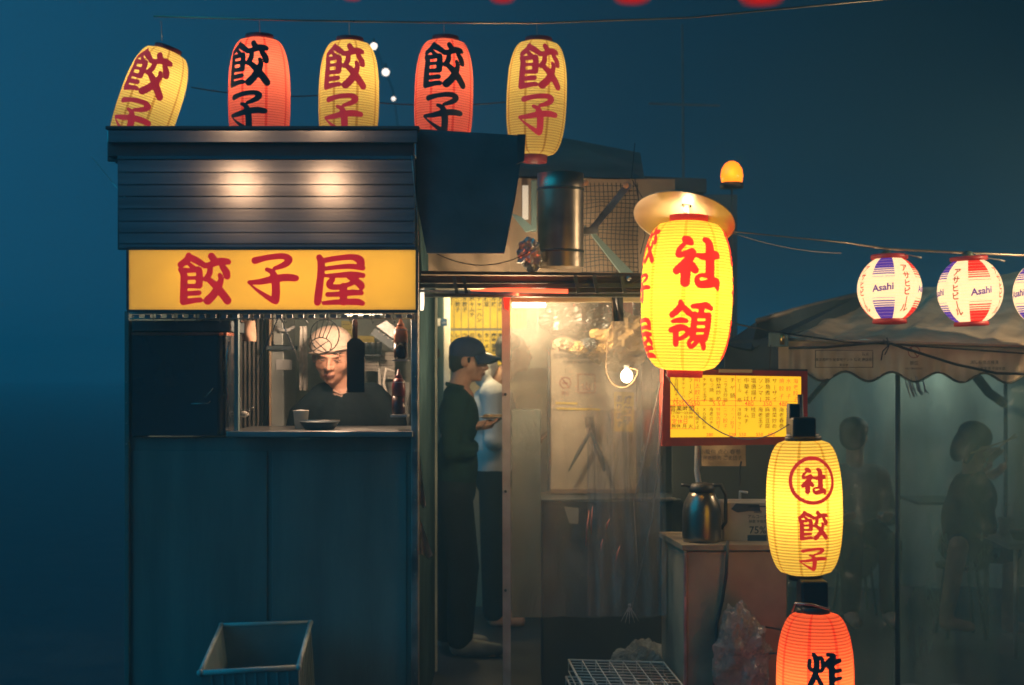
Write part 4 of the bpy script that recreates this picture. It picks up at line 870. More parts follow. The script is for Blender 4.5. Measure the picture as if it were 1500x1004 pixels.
stool('round stool under the long-haired person in the tent', hip.x-.02, YT, hip.z-.1); stool('round stool under the dim figure behind the tent plastic', sx_, YS, hz_-.09)
# ------------------------------------------------------------------ passage between stall and plastic booth
V = Vector
tag(box('booth_wall', mat('cream_booth_wall', (.36,.30,.21), .7, 0, .25, 3, .1, 30), P(590,0,9.55).xy[:]+(0,), (P(1010,0,9.55).x, 9.6, P(0,395,9.55).z)), 'cream rear wall behind the passage and the plastic booth', 'wall')
tag(box('door_leaf', mat('dark_teal_door', (.05,.09,.09), .5, 0, .3, 3, .1, 30), (P(608,0,9.0).x, 9.0, 0), (P(650,0,9.0).x, 9.04, P(0,432,9.0).z)), 'dark door leaf standing open at the left of the passage', 'door')
tag(box('pale_pole', white_post, (P(650,0,8.9).x, 8.9, 0), (P(659,0,8.9).x, 8.95, P(0,432,8.9).z)), 'pale vertical pole left of the yellow menu strips', 'pole')
ps = thing('arrow_plate', 'small white plate with a blue arrow square on the passage pole', 'sign', P(638, 478, 8.85))
box('plate', white_pl, P(621,478,8.85), P(645,467,8.86), ps, .001); box('blue_square', mat('blue_print', (.03,.09,.2), .5, 0, .1, 9, 0), P(645.5,478,8.85), P(655,467,8.86), ps, .001)
m = MB(); put_text(m, '→', P(650.3,473,8.846), 8*sc(8.85)); m.build('arrow', white_pl, ps)
tag(MB().ball(P(633,518,8.95), (.05,.02,.05), 10).build('red_reel', mat('dull_red', (.22,.04,.03), .5), None, True), 'round dull red fitting on the dark door', 'fitting')
tag(box('black_box', blk, P(616,512,8.8), P(626,474,8.9)), 'small black box mounted at the stall side of the passage', 'box')
mbd = thing('menu_board', 'wall board of yellow handwritten menu strips in two rows behind the customers', 'menu board', P(695, 535, 9.4))
box('board', mat('grey_board', (.3,.28,.24), .7), P(653,540,9.42), P(1000,428,9.45), mbd)
ystr = mat('yellow_strip', (.85,.62,.06), .7, 0, .12, 8, .05, 30); words = ['餃子','焼餃子','水餃子','豚キムチ','チャーハン','枝豆','冷奴','唐揚げ','春巻き','小籠包','生ビール','ハイボール','レモンサワー','ウーロン茶','日本酒','もつ煮','ラーメン','麻婆豆腐']
n = 0
for r, (ya, yb_) in enumerate(((431, 481), (484.5, 535))):
    for i in range(8 if r else 11):
        pa = 655+i*10.6
        s_ = MB().slab([P(pa,ya,9.41), P(pa+9.4,ya,9.41), P(pa+9.4,yb_,9.41), P(pa,yb_,9.41)], (0,.004,0)).build('strip', ystr, mbd)
        m = MB(); put_text(m, words[n % len(words)], P(pa+4.7, ya+7, 9.405), 7.4*sc(9.4), vertical=True, gap=1.05, bold=.03); m.build('handwriting', ink, s_); n += 1
lm = thing('wall_lamp', 'small white glowing lamp at the stall corner beside the sign', 'lamp', P(616, 456, 6.3))
MB().lathe([(.012,0),(.016,.02),(.016,.1),(.01,.115)], P(616,455,6.3), 14).build('lamp_tube', glow('white_lamp', (1,.86,.66), 1.6), lm, True); MB().lathe([(.018,0),(.018,.02)], P(616,424,6.3), 14).build('socket', steel, lm)
link_light('passage_light', 'POINT', tuple(P(700, 436, 8.8)), 26, (1,.72,.34), None, .08)
tag(MB().tube([P(672,420,8.8), P(725,420,8.8)], .014, 10).build('lamp_tube', glow('passage_tube', (1,.82,.5), 1.5), None, True), 'lamp tube under the passage beams above the customers', 'lamp')
cl_w = mat('dirty_white_bag', (.5,.45,.38), .7, 0, .3, 14, .4, 30)
for a, b, xw, lb in ((655,742,12,'upper white plastic bag hung at the stall side'),(757,815,22,'lower white plastic bag hung at the stall side')):
    k = MB(); zt, zb = P(0,a,6.1).z, P(0,b,6.1).z; xl = P(612,0,6.1).x; vs = []; fs = []
    for j in range(13):
        for i in range(9): t = j/12; u = i/8; vs.append((xl+u*(xw*sc(6.1))*t**.8, 6.1+.015*math.sin(u*9+t*3)*t, zt+(zb-zt)*t+.01*math.sin(u*7)*t))
    for j in range(12):
        for i in range(8): q = j*9+i; fs.append((q,q+1,q+10,q+9))
    tag(k.add(vs, fs).build('plastic_bag', cl_w, None, True), lb, 'bag')
# ------------------------------------------------------------------ plastic booth
bth = thing('plastic_booth', 'booth closed with dirty clear plastic behind a white post', 'booth', (P(850,0,6.4).x, 6.4, 0))
m = MB().slab([(P(745,1004,6.4).x, 6.4, 0), (P(747,1004,6.4).x+.012, 6.4, 0), P(747,430,6.4), P(735,430,6.4)], (0,.04,0)); 
m = MB().slab([P(737,1100,6.4), P(748.5,1100,6.4), P(747,432,6.4), P(735,432,6.4)], (0,.04,0)); m.build('post', white_post, bth)
m = MB()
for py in (578, 720, 865): m.ball(P(740.5,py,6.398), .0065, 8)
m.build('screws', steel_blk, bth, True)
fm_ = film('dirty_film', (.55,.50,.42), .15, .50, 1.6, 1.1, (1,1,.5))
fs_ = sheet(P(748,0,6.45).x, P(968,0,6.45).x, P(0,905,6.45).z, P(0,434,6.45).z, 6.46, .018, 3, 70, 60, seed=2).build('curtain', fm_, bth, True)
box('top_frame', mat('cream_trim', (.5,.42,.25), .6), P(748,443,6.43), P(960,434,6.45), bth)
tubel = thing('lamp_tube', 'bright short lamp tube at the top left corner of the plastic booth', 'lamp', P(775, 450, 6.6))
MB().tube([P(752,447,6.55), P(798,447,6.62)], .012, 10).build('tube', glow('booth_tube', (1,.80,.55), 22), tubel, True); MB().tube([P(752,441,6.57), P(800,441,6.62)], .010, 8).build('holder', paint('orange_halo_holder', (.8,.2,.08), (1,.25,.07), .5), tubel, True)  # holder given its own orange glow, part of the tube's halo
link_light('tube_light', 'POINT', tuple(P(778,456,6.56)), 36, (1,.7,.4), tubel, .05)
rdl = paint('red_tag_glow', (.75,.04,.02), (1,.05,.02), .7)  # tag glows by itself instead of catching the lamplight
tag(MB().slab([P(737,434,6.385), P(748,434,6.385), P(745,456,6.385), P(739,452,6.385)], (0,.003,0)).build('red_tag', rdl), 'red tag with a glow painted in at the top of the white post', 'tag')
tag(MB().tube([P(690,428,6.3), P(740,424,6.3), P(790,426,6.3), P(832,427,6.3)], .010, 8).build('red_halo_strip', paint('red_halo', (.6,.05,.03), (1,.14,.05), 1.8), None, True), 'red strip added as the glow under the beam above the lamp tube', 'glow strip')  # strip added to stand for the red halo around the lamp tube
bl = thing('bare_bulb', 'bare glowing bulb hanging in the plastic booth beside the biggest lantern', 'bulb', P(918, 556, 6.7))
MB().ball(P(918,551,6.35), (.027,.027,.031), 10).build('glass', glow('bare_bulb_glass', (1,.74,.42), 30), bl, True); MB().lathe([(.012,.02),(.013,.05)], P(918,551,6.35), 10).build('socket', white_pl, bl, True)
link_light('bulb_light', 'POINT', tuple(P(918,551,6.31)), 14, (1,.68,.36), bl, .03)
MB().tube([P(918,538,6.35)]+[P(911+24*math.cos(a), 536+32*math.sin(a)*(1 if math.sin(a)>0 else 1.2), 6.36) for a in np.linspace(.2, PI+.3, 14)]+[P(888,500,6.36), P(899,478,6.36), P(897,440,6.36)], .0022, 5).build('flex', brown, bl, True)
link_light('added_red_light', 'POINT', tuple(P(765,436,6.22)), 1.6, (1,.12,.04), bth, .03)  # extra red light added to boost the halo strip, no lamp behind it
# board inside
wb = thing('notice_board', 'large pale board with a no smoking sign and notices, behind the plastic', 'board', P(865, 718, 7.2))
box('panel', mat('cream_panel', (.55,.47,.35), .6, 0, .2, 3, .08, 20), P(806,718,7.2), P(932,512,7.24), wb, .004)
box('left_edge', steel_blk, P(802,720,7.18), P(806,510,7.25), wb); box('bottom_edge', brown, P(806,723,7.18), P(934,715,7.25), wb)
ink_g = mat('grey_print', (.14,.10,.08), .7); ink_rd = mat('dull_red_print', (.40,.09,.06), .7); Yb = 7.192
def ring(mb, c, r, w_, Y, n=24):
    for i in range(n):
        a, b = 2*PI*i/n, 2*PI*(i+1)/n; f = lambda a, q: P(c[0]+q*math.cos(a), c[1]+q*math.sin(a), Y); mb.add([f(a,r-w_), f(a,r), f(b,r), f(b,r-w_)], [(0,1,2,3)])
ns = MB(); ring(ns, (828,561), 8.6, 1.3, Yb); ns.add([P(822,554,Yb),P(823.2,553,Yb),P(834,568,Yb),P(833,569,Yb)], [(0,1,2,3)]); ns.add([P(823,560.4,Yb),P(832,560.4,Yb),P(832,562.4,Yb),P(823,562.4,Yb)], [(0,1,2,3)]); put_text(ns, '禁煙', P(828,576,Yb), 6*sc(7.2)); 
nsb = thing('no_smoking_sign', 'round red no smoking sign on the pale board', 'sign', P(828, 580, Yb)); ns.build('print', ink_rd, nsb)
sq = thing('square_notice', 'square outlined notice right of the no smoking sign', 'sign', P(859, 574, Yb)); m = MB()
for a, b in (((846,548),(872,549.2)),((846,574.8),(872,576)),((846,548),(847.2,576)),((870.8,548),(872,576))): m.box(P(a[0],a[1],Yb), P(b[0],b[1],Yb+.002))
put_text(m, '山', P(859,566,Yb), 14*sc(7.2)); m.build('print', ink_rd, sq)
m = MB(); rnd = random.Random(5)
for (xx, yy, s_) in ((812,522,'営業'),(828,522,'中止'),(843,522,'期間'),(856,522,'案内'),(876,523,'お知')): put_text(m, s_, P(xx+6,yy,Yb), 8*sc(7.2))
put_text(m, '準備中 営業時間 案内', P(848,531,Yb), 5*sc(7.2)); m.build('lettering', ink_g, wb)
tag(MB().slab([P(814,589,Yb),P(846,590,Yb),P(846,593,Yb),P(814,592,Yb)],(0,.002,0)).build('yellow_tape', ystr), 'short upper strip of yellow tape on the pale board', 'tape')
tag(MB().slab([P(815,597,Yb),P(879,599,Yb),P(879,602,Yb),P(815,600,Yb)],(0,.002,0)).build('yellow_tape', ystr), 'long lower strip of yellow tape on the pale board', 'tape')
yn = thing('yellow_notice', 'narrow yellow vertical notice with brush writing, right of the board', 'notice', P(914, 633, 7.0)); MB().slab([P(899,574,7.0),P(929,575,7.0),P(928,633,7.0),P(900,632,7.0)],(0,.003,0)).build('sheet', ystr, yn)
m = MB(); put_text(m, 'あります', P(907,584,6.996), 12*sc(7), vertical=True, gap=1.05, bold=.02); put_text(m, '焼餃子', P(920,586,6.996), 13*sc(7), vertical=True, gap=1.15, bold=.02); m.build('handwriting', ink_g, yn)
fh = thing('folding_hook', 'small box holding two dark legs spread like an upside-down V on the board', 'hanger', P(863, 690, 7.1))
MB().slab([P(857,612,7.12),P(869,612,7.12),P(869,626,7.12),P(858,627,7.12)],(0,.03,0)).build('clip_box', mat('grey_brown_box', (.22,.17,.13), .5), fh)
MB().tube([P(864,627,7.12), P(863,636,7.12), P(848,662,7.12), P(833,690,7.12)], [.004,.008,.010,.004], 8).build('leg', steel_blk, fh, True); MB().tube([P(863,632,7.12), P(872,650,7.12), P(881,672,7.12), P(885,690,7.12)], [.006,.012,.014,.008], 8).build('leg', steel_blk, fh, True)
# clutter at the top of the booth
def crumple(name, label, cat, c, r, m_, seed, Yd=None, amp=.35):
    mb = MB().ball(c, r, 30); o = mb.build(name, m_, None, False)
    for v in o.data.vertices:
        p = Vector(v.co); sd = Vector((seed, 0, 0)); q_ = p*(1.1/max(r))
        d = (1-2*abs(noise.noise(q_*1.6+sd)))*.5+(1-2*abs(noise.noise(q_*3.7+sd*2)))*.32+(1-2*abs(noise.noise(q_*8+sd*3)))*.16
        c0 = Vector((0,0,r[2])); v.co = c0+(p-c0)*(1+(d-.35)*amp*1.4)
    return tag(o, label, cat)
crumple('kraft_bundle', 'crumpled yellow-brown paper bundle next to the biggest lantern', 'bundle', P(918,492,6.75), (.15,.10,.09), mat('kraft_paper', (.5,.33,.12), .75, 0, .45, 9, 1, 22), 3)
crumple('kraft_bundle', 'smaller brown paper bundle below the crumpled bundle, above the bulb', 'bundle', P(905,522,6.9), (.12,.08,.06), mat('kraft_paper', (.5,.33,.12)), 9)
crumple('dark_bundle', 'dark lumpy bundle at the top of the plastic booth', 'bundle', P(850,470,6.85), (.17,.10,.075), mat('dark_plastic_bag', (.012,.018,.016), .35, 0, .4, 9, .8, 20), 5)
crumple('dark_bundle', 'second dark lumpy bundle right of the first, under the ribbon', 'bundle', P(888,468,6.75), (.09,.07,.07), mat('dark_plastic_bag', (.012,.018,.016)), 25)
for i in range(4): crumple('tinsel_clump', ['leftmost','second','third','rightmost'][i]+' of four pale scrunched papers above the pale board', 'paper', P(826+i*19, 505+(i%2)*5, 6.75), (.05,.05,.028), [brown, mat('kraft_paper', (.5,.33,.12)), steel_blk, mat('kraft_paper', (.5,.33,.12))][i], 40+i)
m = MB(); m.box(P(826,516,6.9), P(900,508,7.1), .004); tag(m.build('shelf_board', steel_blk), 'dark shelf at the top of the pale board', 'shelf')
for i, px in enumerate((912, 925, 938)): tag(MB().lathe([(.03,0),(.034,.03),(.034,.11),(.02,.14)], P(px+8,470,7.4), 12).build('jar', [red_pl, white_pl, dkr][i], None, True), ['red jar on the top shelf of the booth','white jar on the top shelf of the booth','dark jar on the top shelf of the booth beside the lantern'][i], 'jar')
tag(box('top_shelf', brown, P(895,474,7.3), P(965,470,7.6)), 'brown shelf carrying three jars at the top of the booth', 'shelf')
tag(sheet(P(898,0,6.3).x, P(915,0,6.3).x, P(0,470,6.3).z, P(0,432,6.3).z, 6.4, .02, 1, 10, 10, seed=5).build('dark_ribbon', blk, None, True), 'twisted dark ribbon hanging from the beam into the booth', 'ribbon')
# lower part of the booth
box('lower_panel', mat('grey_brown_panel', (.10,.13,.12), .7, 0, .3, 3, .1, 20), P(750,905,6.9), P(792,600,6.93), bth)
box('rail', galv, P(896,733,6.5), P(990,729,6.53), bth); box('table_edge', steel_blk, P(792,733,6.9), P(985,722,7.3), bth)
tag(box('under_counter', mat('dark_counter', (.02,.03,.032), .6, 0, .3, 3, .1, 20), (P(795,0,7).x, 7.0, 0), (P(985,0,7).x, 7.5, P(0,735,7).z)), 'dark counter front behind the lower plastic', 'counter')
tag(MB().slab([P(826,742,6.7),P(848,745,6.7),P(847,768,6.7),P(834,767,6.7)],(0,.003,0)).build('pale_rag', mat('pale_grey_cloth', (.3,.32,.3), .9), None), 'pale grey rag hanging under the counter edge', 'cloth')
shiny = film('shiny_strip', (.7,.66,.6), .35, .8, 6, 1.6, (1,1,.3), .1)
fx = thing('clear_sheet', 'loose clear plastic sheet with glinting creases hanging over the dark counter', 'plastic sheet', P(880, 905, 6.35))
sheet(P(860,0,6.35).x, P(975,0,6.35).x, P(0,900,6.35).z, P(0,600,6.35).z, 6.33, .03, 5, 60, 40, seed=11).build('sheet', film('clear_film', (.5,.48,.42), .02, .16, 4, 1.4, (1,1,.3), .08), fx, True)
MB().tube([P(968,560,6.25), P(955,620,6.26), P(940,690,6.27), P(928,735,6.28), P(934,830,6.28)], [.004,.006,.004,.003,.001], 5).build('crease', shiny, fx, True); MB().tube([P(972,565,6.25), P(968,640,6.26), P(955,760,6.27), P(925,895,6.28)], [.003,.005,.004,.002], 5).build('crease', shiny, fx, True)
kn = MB()
for a in (-.5,-.25,0,.3,.55): kn.tube([P(922,888,6.27), P(922+26*math.sin(a), 888+26*math.cos(a), 6.27)], [.003,.0012], 5)
kn.ball(P(922,887,6.27), .008, 8); kn.build('knot', shiny, fx, True)
for (a, b) in (((863,748),(858,800)),((868,742),(866,784)),((893,760),(888,776)),((883,790),(880,808)),((908,800),(902,822))): MB().tube([P(*a,6.27), P((a[0]+b[0])/2-1,(a[1]+b[1])/2,6.26), P(*b,6.27)], [.001,.004,.001], 5).build('glint_crease', paint('pinkish_glint', (.6,.25,.2), (.55,.13,.1), .0), fx, True)
# ------------------------------------------------------------------ beams, duct, net above
bm1 = thing('front_beam', 'bundle of dark rails and boards over the passage and booth', 'beam', P(770, 430, 6.3))
def bar(x0,y0,x1,y1,t,Y,m_,nm,d=.06): return MB().slab([P(x0,y0,Y),P(x1,y1,Y),P(x1,y1+t,Y),P(x0,y0+t,Y)],(0,d,0)).build(nm, m_, bm1)
bar(612,397,938,400,5,6.35,brown,'board'); bar(612,404,938,405,10,6.30,mat('dark_timber',(.12,.08,.05),.7,0,.4,5,.3,40,stretch=(1,1,6)),'timber')
bar(612,416,938,415,6,6.28,steel_blk,'rail'); bar(612,424,760,429,4,6.26,steel,'rail',.02); bar(612,430,938,430,5,6.3,steel_blk,'rail')
bar(800,420,938,419,9,6.33,mat('net_grey',(.1,.1,.09),.8),'slat')
for px in (662, 676, 840, 868, 908): MB().slab([P(px,404,6.24),P(px+5,404,6.24),P(px+10,430,6.24),P(px+5,430,6.24)],(0,.02,0)).build('clamp', steel_blk, bm1)
MB().ball(P(921,408,6.27), .012, 8).build('bolt', steel, bm1, True)
tarp = mat('tarp_beige', (.28,.21,.145), .85, 0, .35, 2.5, .8, 6, dirt=(.2,.15,.1))
tt = thing('beige_tarp', 'creased beige tarp hung behind the duct and the net', 'tarp', P(840,400,7.0))
sheet(P(700,0,7).x, P(990,0,7).x, P(0,402,7).z, P(0,262,7).z, 7.0, .03, 3, 60, 30, seed=4).build('cloth', tarp, tt, True)
tl = sheet(P(622,0,6.9).x, P(745,0,6.9).x, P(0,402,6.9).z, P(0,360,6.9).z, 6.9, .02, 2, 30, 12, seed=6).build('lower_flap', tarp, tt, True)
rf = thing('sloping_roof', 'dull grey-brown sloping roof edge right of the top row of lanterns', 'roof', P(860,262,7.4))
MB().slab([P(735,200,8.4),P(830,203,8.4),P(938,224,8.4),P(944,262,7.2),P(735,258,7.2)], (0,0,-.03)).build('sheet', mat('dull_roof', (.14,.13,.11), .7, 0, .3, 3, .2, 20), rf)
MB().slab([P(735,258,7.2),P(944,262,7.2),P(944,270,7.2),P(735,268,7.2)], (0,.03,0)).build('edge', steel_blk, rf)
MB().slab([P(935,258,7.3),P(1035,262,7.3),P(1035,282,7.3),P(935,280,7.3)], (0,.06,0)).build('gutter', tarp_dk, rf)
dg = thing('booth_backing', 'dark upright boards behind the biggest lantern', 'boards', P(960, 900, 7.35))
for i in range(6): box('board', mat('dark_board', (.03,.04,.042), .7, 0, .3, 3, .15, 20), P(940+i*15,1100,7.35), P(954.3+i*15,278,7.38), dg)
du = thing('exhaust_duct', 'fat galvanised exhaust duct standing above the beam', 'duct', P(821,392,6.5))
R_ = 34*sc(6.5); H_ = (392-255)*sc(6.5); dm = mat('duct_metal', (.5,.43,.34), .36, .95, .25, 6, .05, 18)
MB().lathe([(R_,0),(R_,.27*H_/1.0*.6)], P(821,392,6.5), 40, caps=False).build('lower_section', dm, du, True)
MB().lathe([(R_*.992,.16*H_),(R_*.992,.84*H_)], P(821,392,6.5), 40, caps=False).build('middle_section', dm, du, True)
MB().lathe([(R_,.84*H_),(R_,H_),(R_*.95,H_)], P(821,392,6.5), 40, caps=False).build('upper_section', dm, du, True)
for f in (.17, .83): MB().lathe([(R_*1.0,f*H_-.006),(R_*1.035,f*H_),(R_*1.0,f*H_+.006)], P(821,392,6.5), 40, caps=False).build('seam_ring', steel_blk, du, True)
nt_ = thing('net', 'dark square-mesh net stretched right of the duct', 'net', P(898,398,6.8)); m = MB()
for i in range(14): x = 852+i*6.3; m.tube([P(x,268,6.8), P(x+1.5,300,6.79), P(x-1,350,6.81), P(x+1,400,6.8)], .0021, 4)
for j in range(20): y = 272+j*6.6; m.tube([P(850,y+2,6.8), P(880,y+3.5*math.sin(j),6.79), P(935,y+1,6.8)], .0021, 4)
tag(m.build('mesh', mat('net_cord', (.02,.03,.035), .8), nt_, True), kind='stuff')
br = thing('roof_braces', 'crossing diagonal braces right of the duct', 'brace', P(895,410,6.7))
MB().slab([P(918,266,6.7),P(926,272,6.7),P(872,338,6.7),P(864,332,6.7)],(0,.04,0)).build('brace', galv, br); MB().slab([P(856,330,6.68),P(868,338,6.68),P(932,404,6.68),P(912,404,6.68)],(0,.04,0)).build('brace', steel_dark, br)
MB().slab([P(850,334,6.66),P(876,332,6.66),P(876,342,6.66),P(850,344,6.66)],(0,.03,0)).build('joint_plate', galv, br)
MB().slab([P(748,312,6.7),P(764,318,6.7),P(784,336,6.7),P(770,340,6.7)],(0,.03,0)).build('brace', steel_dark, br)
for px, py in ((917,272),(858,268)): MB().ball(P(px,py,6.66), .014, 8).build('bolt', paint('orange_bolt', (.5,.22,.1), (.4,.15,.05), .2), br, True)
gl = thing('reflecting_window_strip', 'narrow bright window pane and frame left of the duct', 'window', P(770,335,6.95)); box('pane', paint('pane_reflection', (.6,.55,.45), (.75,.7,.6), .38), P(765,322,6.95), P(774,272,6.96), gl); box('frame', steel_dark, P(778,338,6.9), P(786,266,6.96), gl)  # pane glows in place of the bright reflection on it
crumple('foil_ball', 'crumpled shiny foil wrapped at the foot of the duct', 'foil', P(776,374,6.4), (.045,.04,.06), mat('foil', (.75,.74,.7), .3, .6, .1, 9, .8, 30), 2, amp=.6)
tag(MB().tube(sag(P(640,372,6.2), P(770,372,6.3), .05, 14)[:]+sag(P(770,372,6.3), P(780,366,6.3), 0, 3), .0024, 5).build('drooping_cable', rubber, None, True), 'thin cable drooping from the flap to the foil', 'cable')
# ------------------------------------------------------------------ beacon, dark far structures
sb = thing('beacon', 'glowing amber warning beacon on a thin post', 'beacon', P(1072, 275, 7.6)); k = sc(7.6)
amb = mat('amber_dome', (1,.3,.02), .3, 0, .05, 9, 0); b_ = amb.node_tree.nodes['Principled BSDF']; b_.inputs['Emission Color'].default_value = (1,.20,.006,1); b_.inputs['Emission Strength'].default_value = 2.2
MB().lathe([(15*k,0),(16.5*k,10*k),(15*k,20*k),(10*k,28*k),(4*k,31.5*k),(.5*k,32*k)], P(1072,268,7.6), 24).build('dome', amb, sb, True)
MB().lathe([(17*k,-8*k),(17*k,-2*k),(15.5*k,0)], P(1072,268,7.6), 24).build('base', blk, sb, True)
MB().tube([P(1072,275,7.6), (P(1072,0,7.6).x, 7.6, 0)], .005, 8).build('post', steel_blk, sb, True); MB().ball(P(1072,256,7.6), .02, 8).build('bulb', glow('amber_bulb', (1,.6,.1), 20), sb, True)
link_light('beacon_light', 'POINT', tuple(P(1072,250,7.5)), .5, (1,.35,.05), sb, .05)
fr = thing('rooftop_frame', 'barely visible mast with a crossbar standing on a far dark roof', 'rooftop frame', P(1000,300,11))
fk = mat('dim_grey_metal', (.10,.12,.13), .6, .2, .3, 3, .1, 20)
MB().tube([P(950,152,10.98), P(1055,155,10.98)], .009, 6).build('rail', fk, fr); MB().tube([P(1001,290,11), P(1000,150,11), P(999,36,11)], .010, 6).build('mast', fk, fr)
box('wall', fk, (P(930,0,11.5).x, 11.5, 0), (P(1080,0,11.5).x, 11.8, P(0,285,11.5).z), fr)
# bokeh lamps far away
for px, py, r, lb in ((547.5,68,6,'upper far white lamp between the middle lanterns'),(565,106,6.5,'middle far white lamp between the middle lanterns'),(576.5,145,3.5,'lowest and smallest far white lamp between the middle lanterns')):
    Y = 16; t = thing('far_lamp', lb, 'lamp', P(px,py,Y), 'far lamps in the dark'); MB().ball(P(px,py,Y), r*.8*sc(Y), 8).build('bulb', glow('far_white', (1,.86,.72), 2.6), t, True); MB().tube([P(px,py,Y), P(px,py-r*2,Y)], .01, 5).build('holder', blk, t)
tag(MB().tube([P(548,60,16), P(560,95,16), P(575,130,16), P(600,300,16), (P(600,0,16).x,16,0)], .006, 6).build('far_cable_post', blk), 'dark cable post carrying the far white lamps', 'post')
# ------------------------------------------------------------------ street wires
wl = mat('lit_steel_wire', (.5,.42,.3), .3, .9, .2, 5, 0)
tag(MB().tube([P(225,24,6.5), P(430,30,6.5), P(620,33,6.5), P(790,34,6.5), P(1010,26,6.5), P(1500,-20,6.5)], .0045, 6).build('lantern_cable', wl, None, True), 'steel cable across the top that carries the roof lanterns', 'cable')
for cx_ in (236, 380, 511, 650, 786):
    tag(MB().tube([P(cx_,30,6.52), P(cx_+1,60,6.7)], .0016, 4).build('hanging_wire', wirem), {236:'hanging wire of the leaning yellow lantern',380:'hanging wire of the first red roof lantern',511:'hanging wire of the middle yellow lantern',650:'hanging wire of the second red roof lantern',786:'hanging wire of the rightmost roof lantern'}[cx_], 'wire', 'short lantern wires')
tag(MB().tube(sag(P(280,128,7.0), P(470,140,7.0), .02)+sag(P(470,140,7.0), P(740,150,7.0), .03), .003, 5).build('feed_cable', rubber, None, True), 'dim feed cable between the roof lanterns', 'cable')
tag(MB().tube([P(134,230,6.0), P(165,268,5.98), P(192,300,5.92)], .0014, 5).build('stay_wire', steel), 'thin stay wire at the upper left of the stall', 'wire')
tag(MB().tube([P(1060,338,6.2), P(1240,356,6.7), P(1300,365,6.75), P(1420,371,6.75), P(1560,377,6.75)], [.003,.004,.006,.006,.006], 6).build('steel_cable', wl, None, True), 'steel cable the round beer lanterns hang from', 'cable')
tag(MB().tube(sag(P(1074,342,6.15), P(1232,371,6.6), .02), .0022, 5).build('feed_wire', wirem, None, True), 'slack wire below the steel cable, ending left of the first beer lantern', 'wire')
for a, b, lb in (((1306,366),(1350,378),'short plug wire right of the first beer lantern'),((1425,372),(1472,383),'short plug wire right of the second beer lantern')):
    tag(MB().tube([P(*a,6.7), P((a[0]+b[0])/2,(a[1]+b[1])/2+1,6.69), P(b[0]-8,b[1]-2,6.69), P(*b,6.69)], [.002,.002,.004,.0045], 6).build('plug_wire', wirem, None, True), lb, 'wire')
for cx_ in (1300, 1420): tag(MB().lathe([(.03,-.01),(.024,.012),(.01,.02)], P(cx_-2, 374, 6.75), 12).build('cable_clip', mat('green_clip', (.05,.09,.06), .5), None, True), 'clip holding the first beer lantern' if cx_ == 1300 else 'clip holding the second beer lantern', 'clip')
tag(MB().tube(sag(P(975,548,5.7), P(1155,622,5.4), .14, 20), .0024, 5).build('grey_cord', wirem, None, True), 'pale cord looping in front of the menu light box', 'cord')
tag(MB().tube([P(968,338,6.5), P(925,262,6.6), P(930,210,6.7)], .0022, 5).tube([P(930,262,6.6), P(945,345,6.5), P(938,372,6.4)], .0022, 5).build('dark_wire', rubber, None, True), 'thin dark wires left of the tin shade', 'wire')
tag(MB().tube(sag(P(965,380,6.3), P(906,420,6.3), .03, 8)+sag(P(906,420,6.3), P(940,424,6.3), .01, 5), .0016, 4).build('fine_wire', brown, None, True), 'fine loose wire at the right end of the beam', 'wire')
# ------------------------------------------------------------------ menu light box
YM = 6.25; mlb = thing('menu_light_box', 'glowing yellow menu box in a red frame with columns of handwriting', 'light box', P(1078,652,YM))
def mpt(u, v, dy=0): # u 0..1 across, v 0..1 down, photo corners
    x = 982+u*(1174-982); y = (549+(552-549)*u)*(1-v)+(641+(640-641)*u)*v; p = P(x, y, YM); p.y += dy; return p
fcm = glow('menu_yellow', (1,.62,.02), 1.05)
n_ = fcm.node_tree; b_ = n_.nodes['Principled BSDF']; t_ = n_.nodes.new('ShaderNodeTexCoord'); z_ = n_.nodes.new('ShaderNodeTexNoise'); z_.inputs['Scale'].default_value = 6; z_.inputs['Detail'].default_value = 6
m_ = n_.nodes.new('ShaderNodeMixRGB'); m_.inputs[1].default_value = (1,.62,.02,1); m_.inputs[2].default_value = (1,.50,.012,1); n_.links.new(t_.outputs['Object'], z_.inputs[0]); n_.links.new(z_.outputs[0], m_.inputs[0]); n_.links.new(m_.outputs[0], b_.inputs['Emission Color'])
MB().slab([mpt(0,0), mpt(1,0), mpt(1,1), mpt(0,1)], (0,.01,0)).build('face', fcm, mlb)
redf = mat('red_frame_paint', (.5,.045,.03), .4, 0, .3, 6, .1, 30)
for nm, q in (('frame_side', [P(972,541,YM-.01),P(982,548,YM-.01),P(982,642,YM-.01),P(970,652,YM-.01)]), ('frame_side', [P(1174,551,YM-.01),P(1183,544,YM-.01),P(1183,650,YM-.01),P(1174,641,YM-.01)]), ('frame_top', [P(972,541,YM-.012),P(1183,544,YM-.012),P(1175,552,YM-.012),P(982,549,YM-.012)]), ('frame_bottom', [P(982,641,YM-.012),P(1175,640,YM-.012),P(1183,651,YM-.012),P(970,654,YM-.012)])):
    MB().slab(q, (0,.14,0)).build(nm, redf, mlb)
MB().slab([P(970,652,YM+.005),P(1183,650,YM+.005),P(1183,541,YM+.005),P(972,539,YM+.005)], (0,.13,0)).build('housing', steel_blk, mlb)
MB().slab([P(1053,541,YM-.03),P(1102,541.5,YM-.03),P(1102,546.5,YM-.03),P(1053,546,YM-.03)], (0,.004,0)).build('top_label', mat('tan_label', (.45,.3,.15), .7, emit=(.5,.25,.08), es=.15), mlb)
mk = paint('menu_black', (.03,.02,.01), (.16,.055,.0), .5); mr_ = paint('menu_red', (.7,.06,.02), (1,.14,.02), .75)
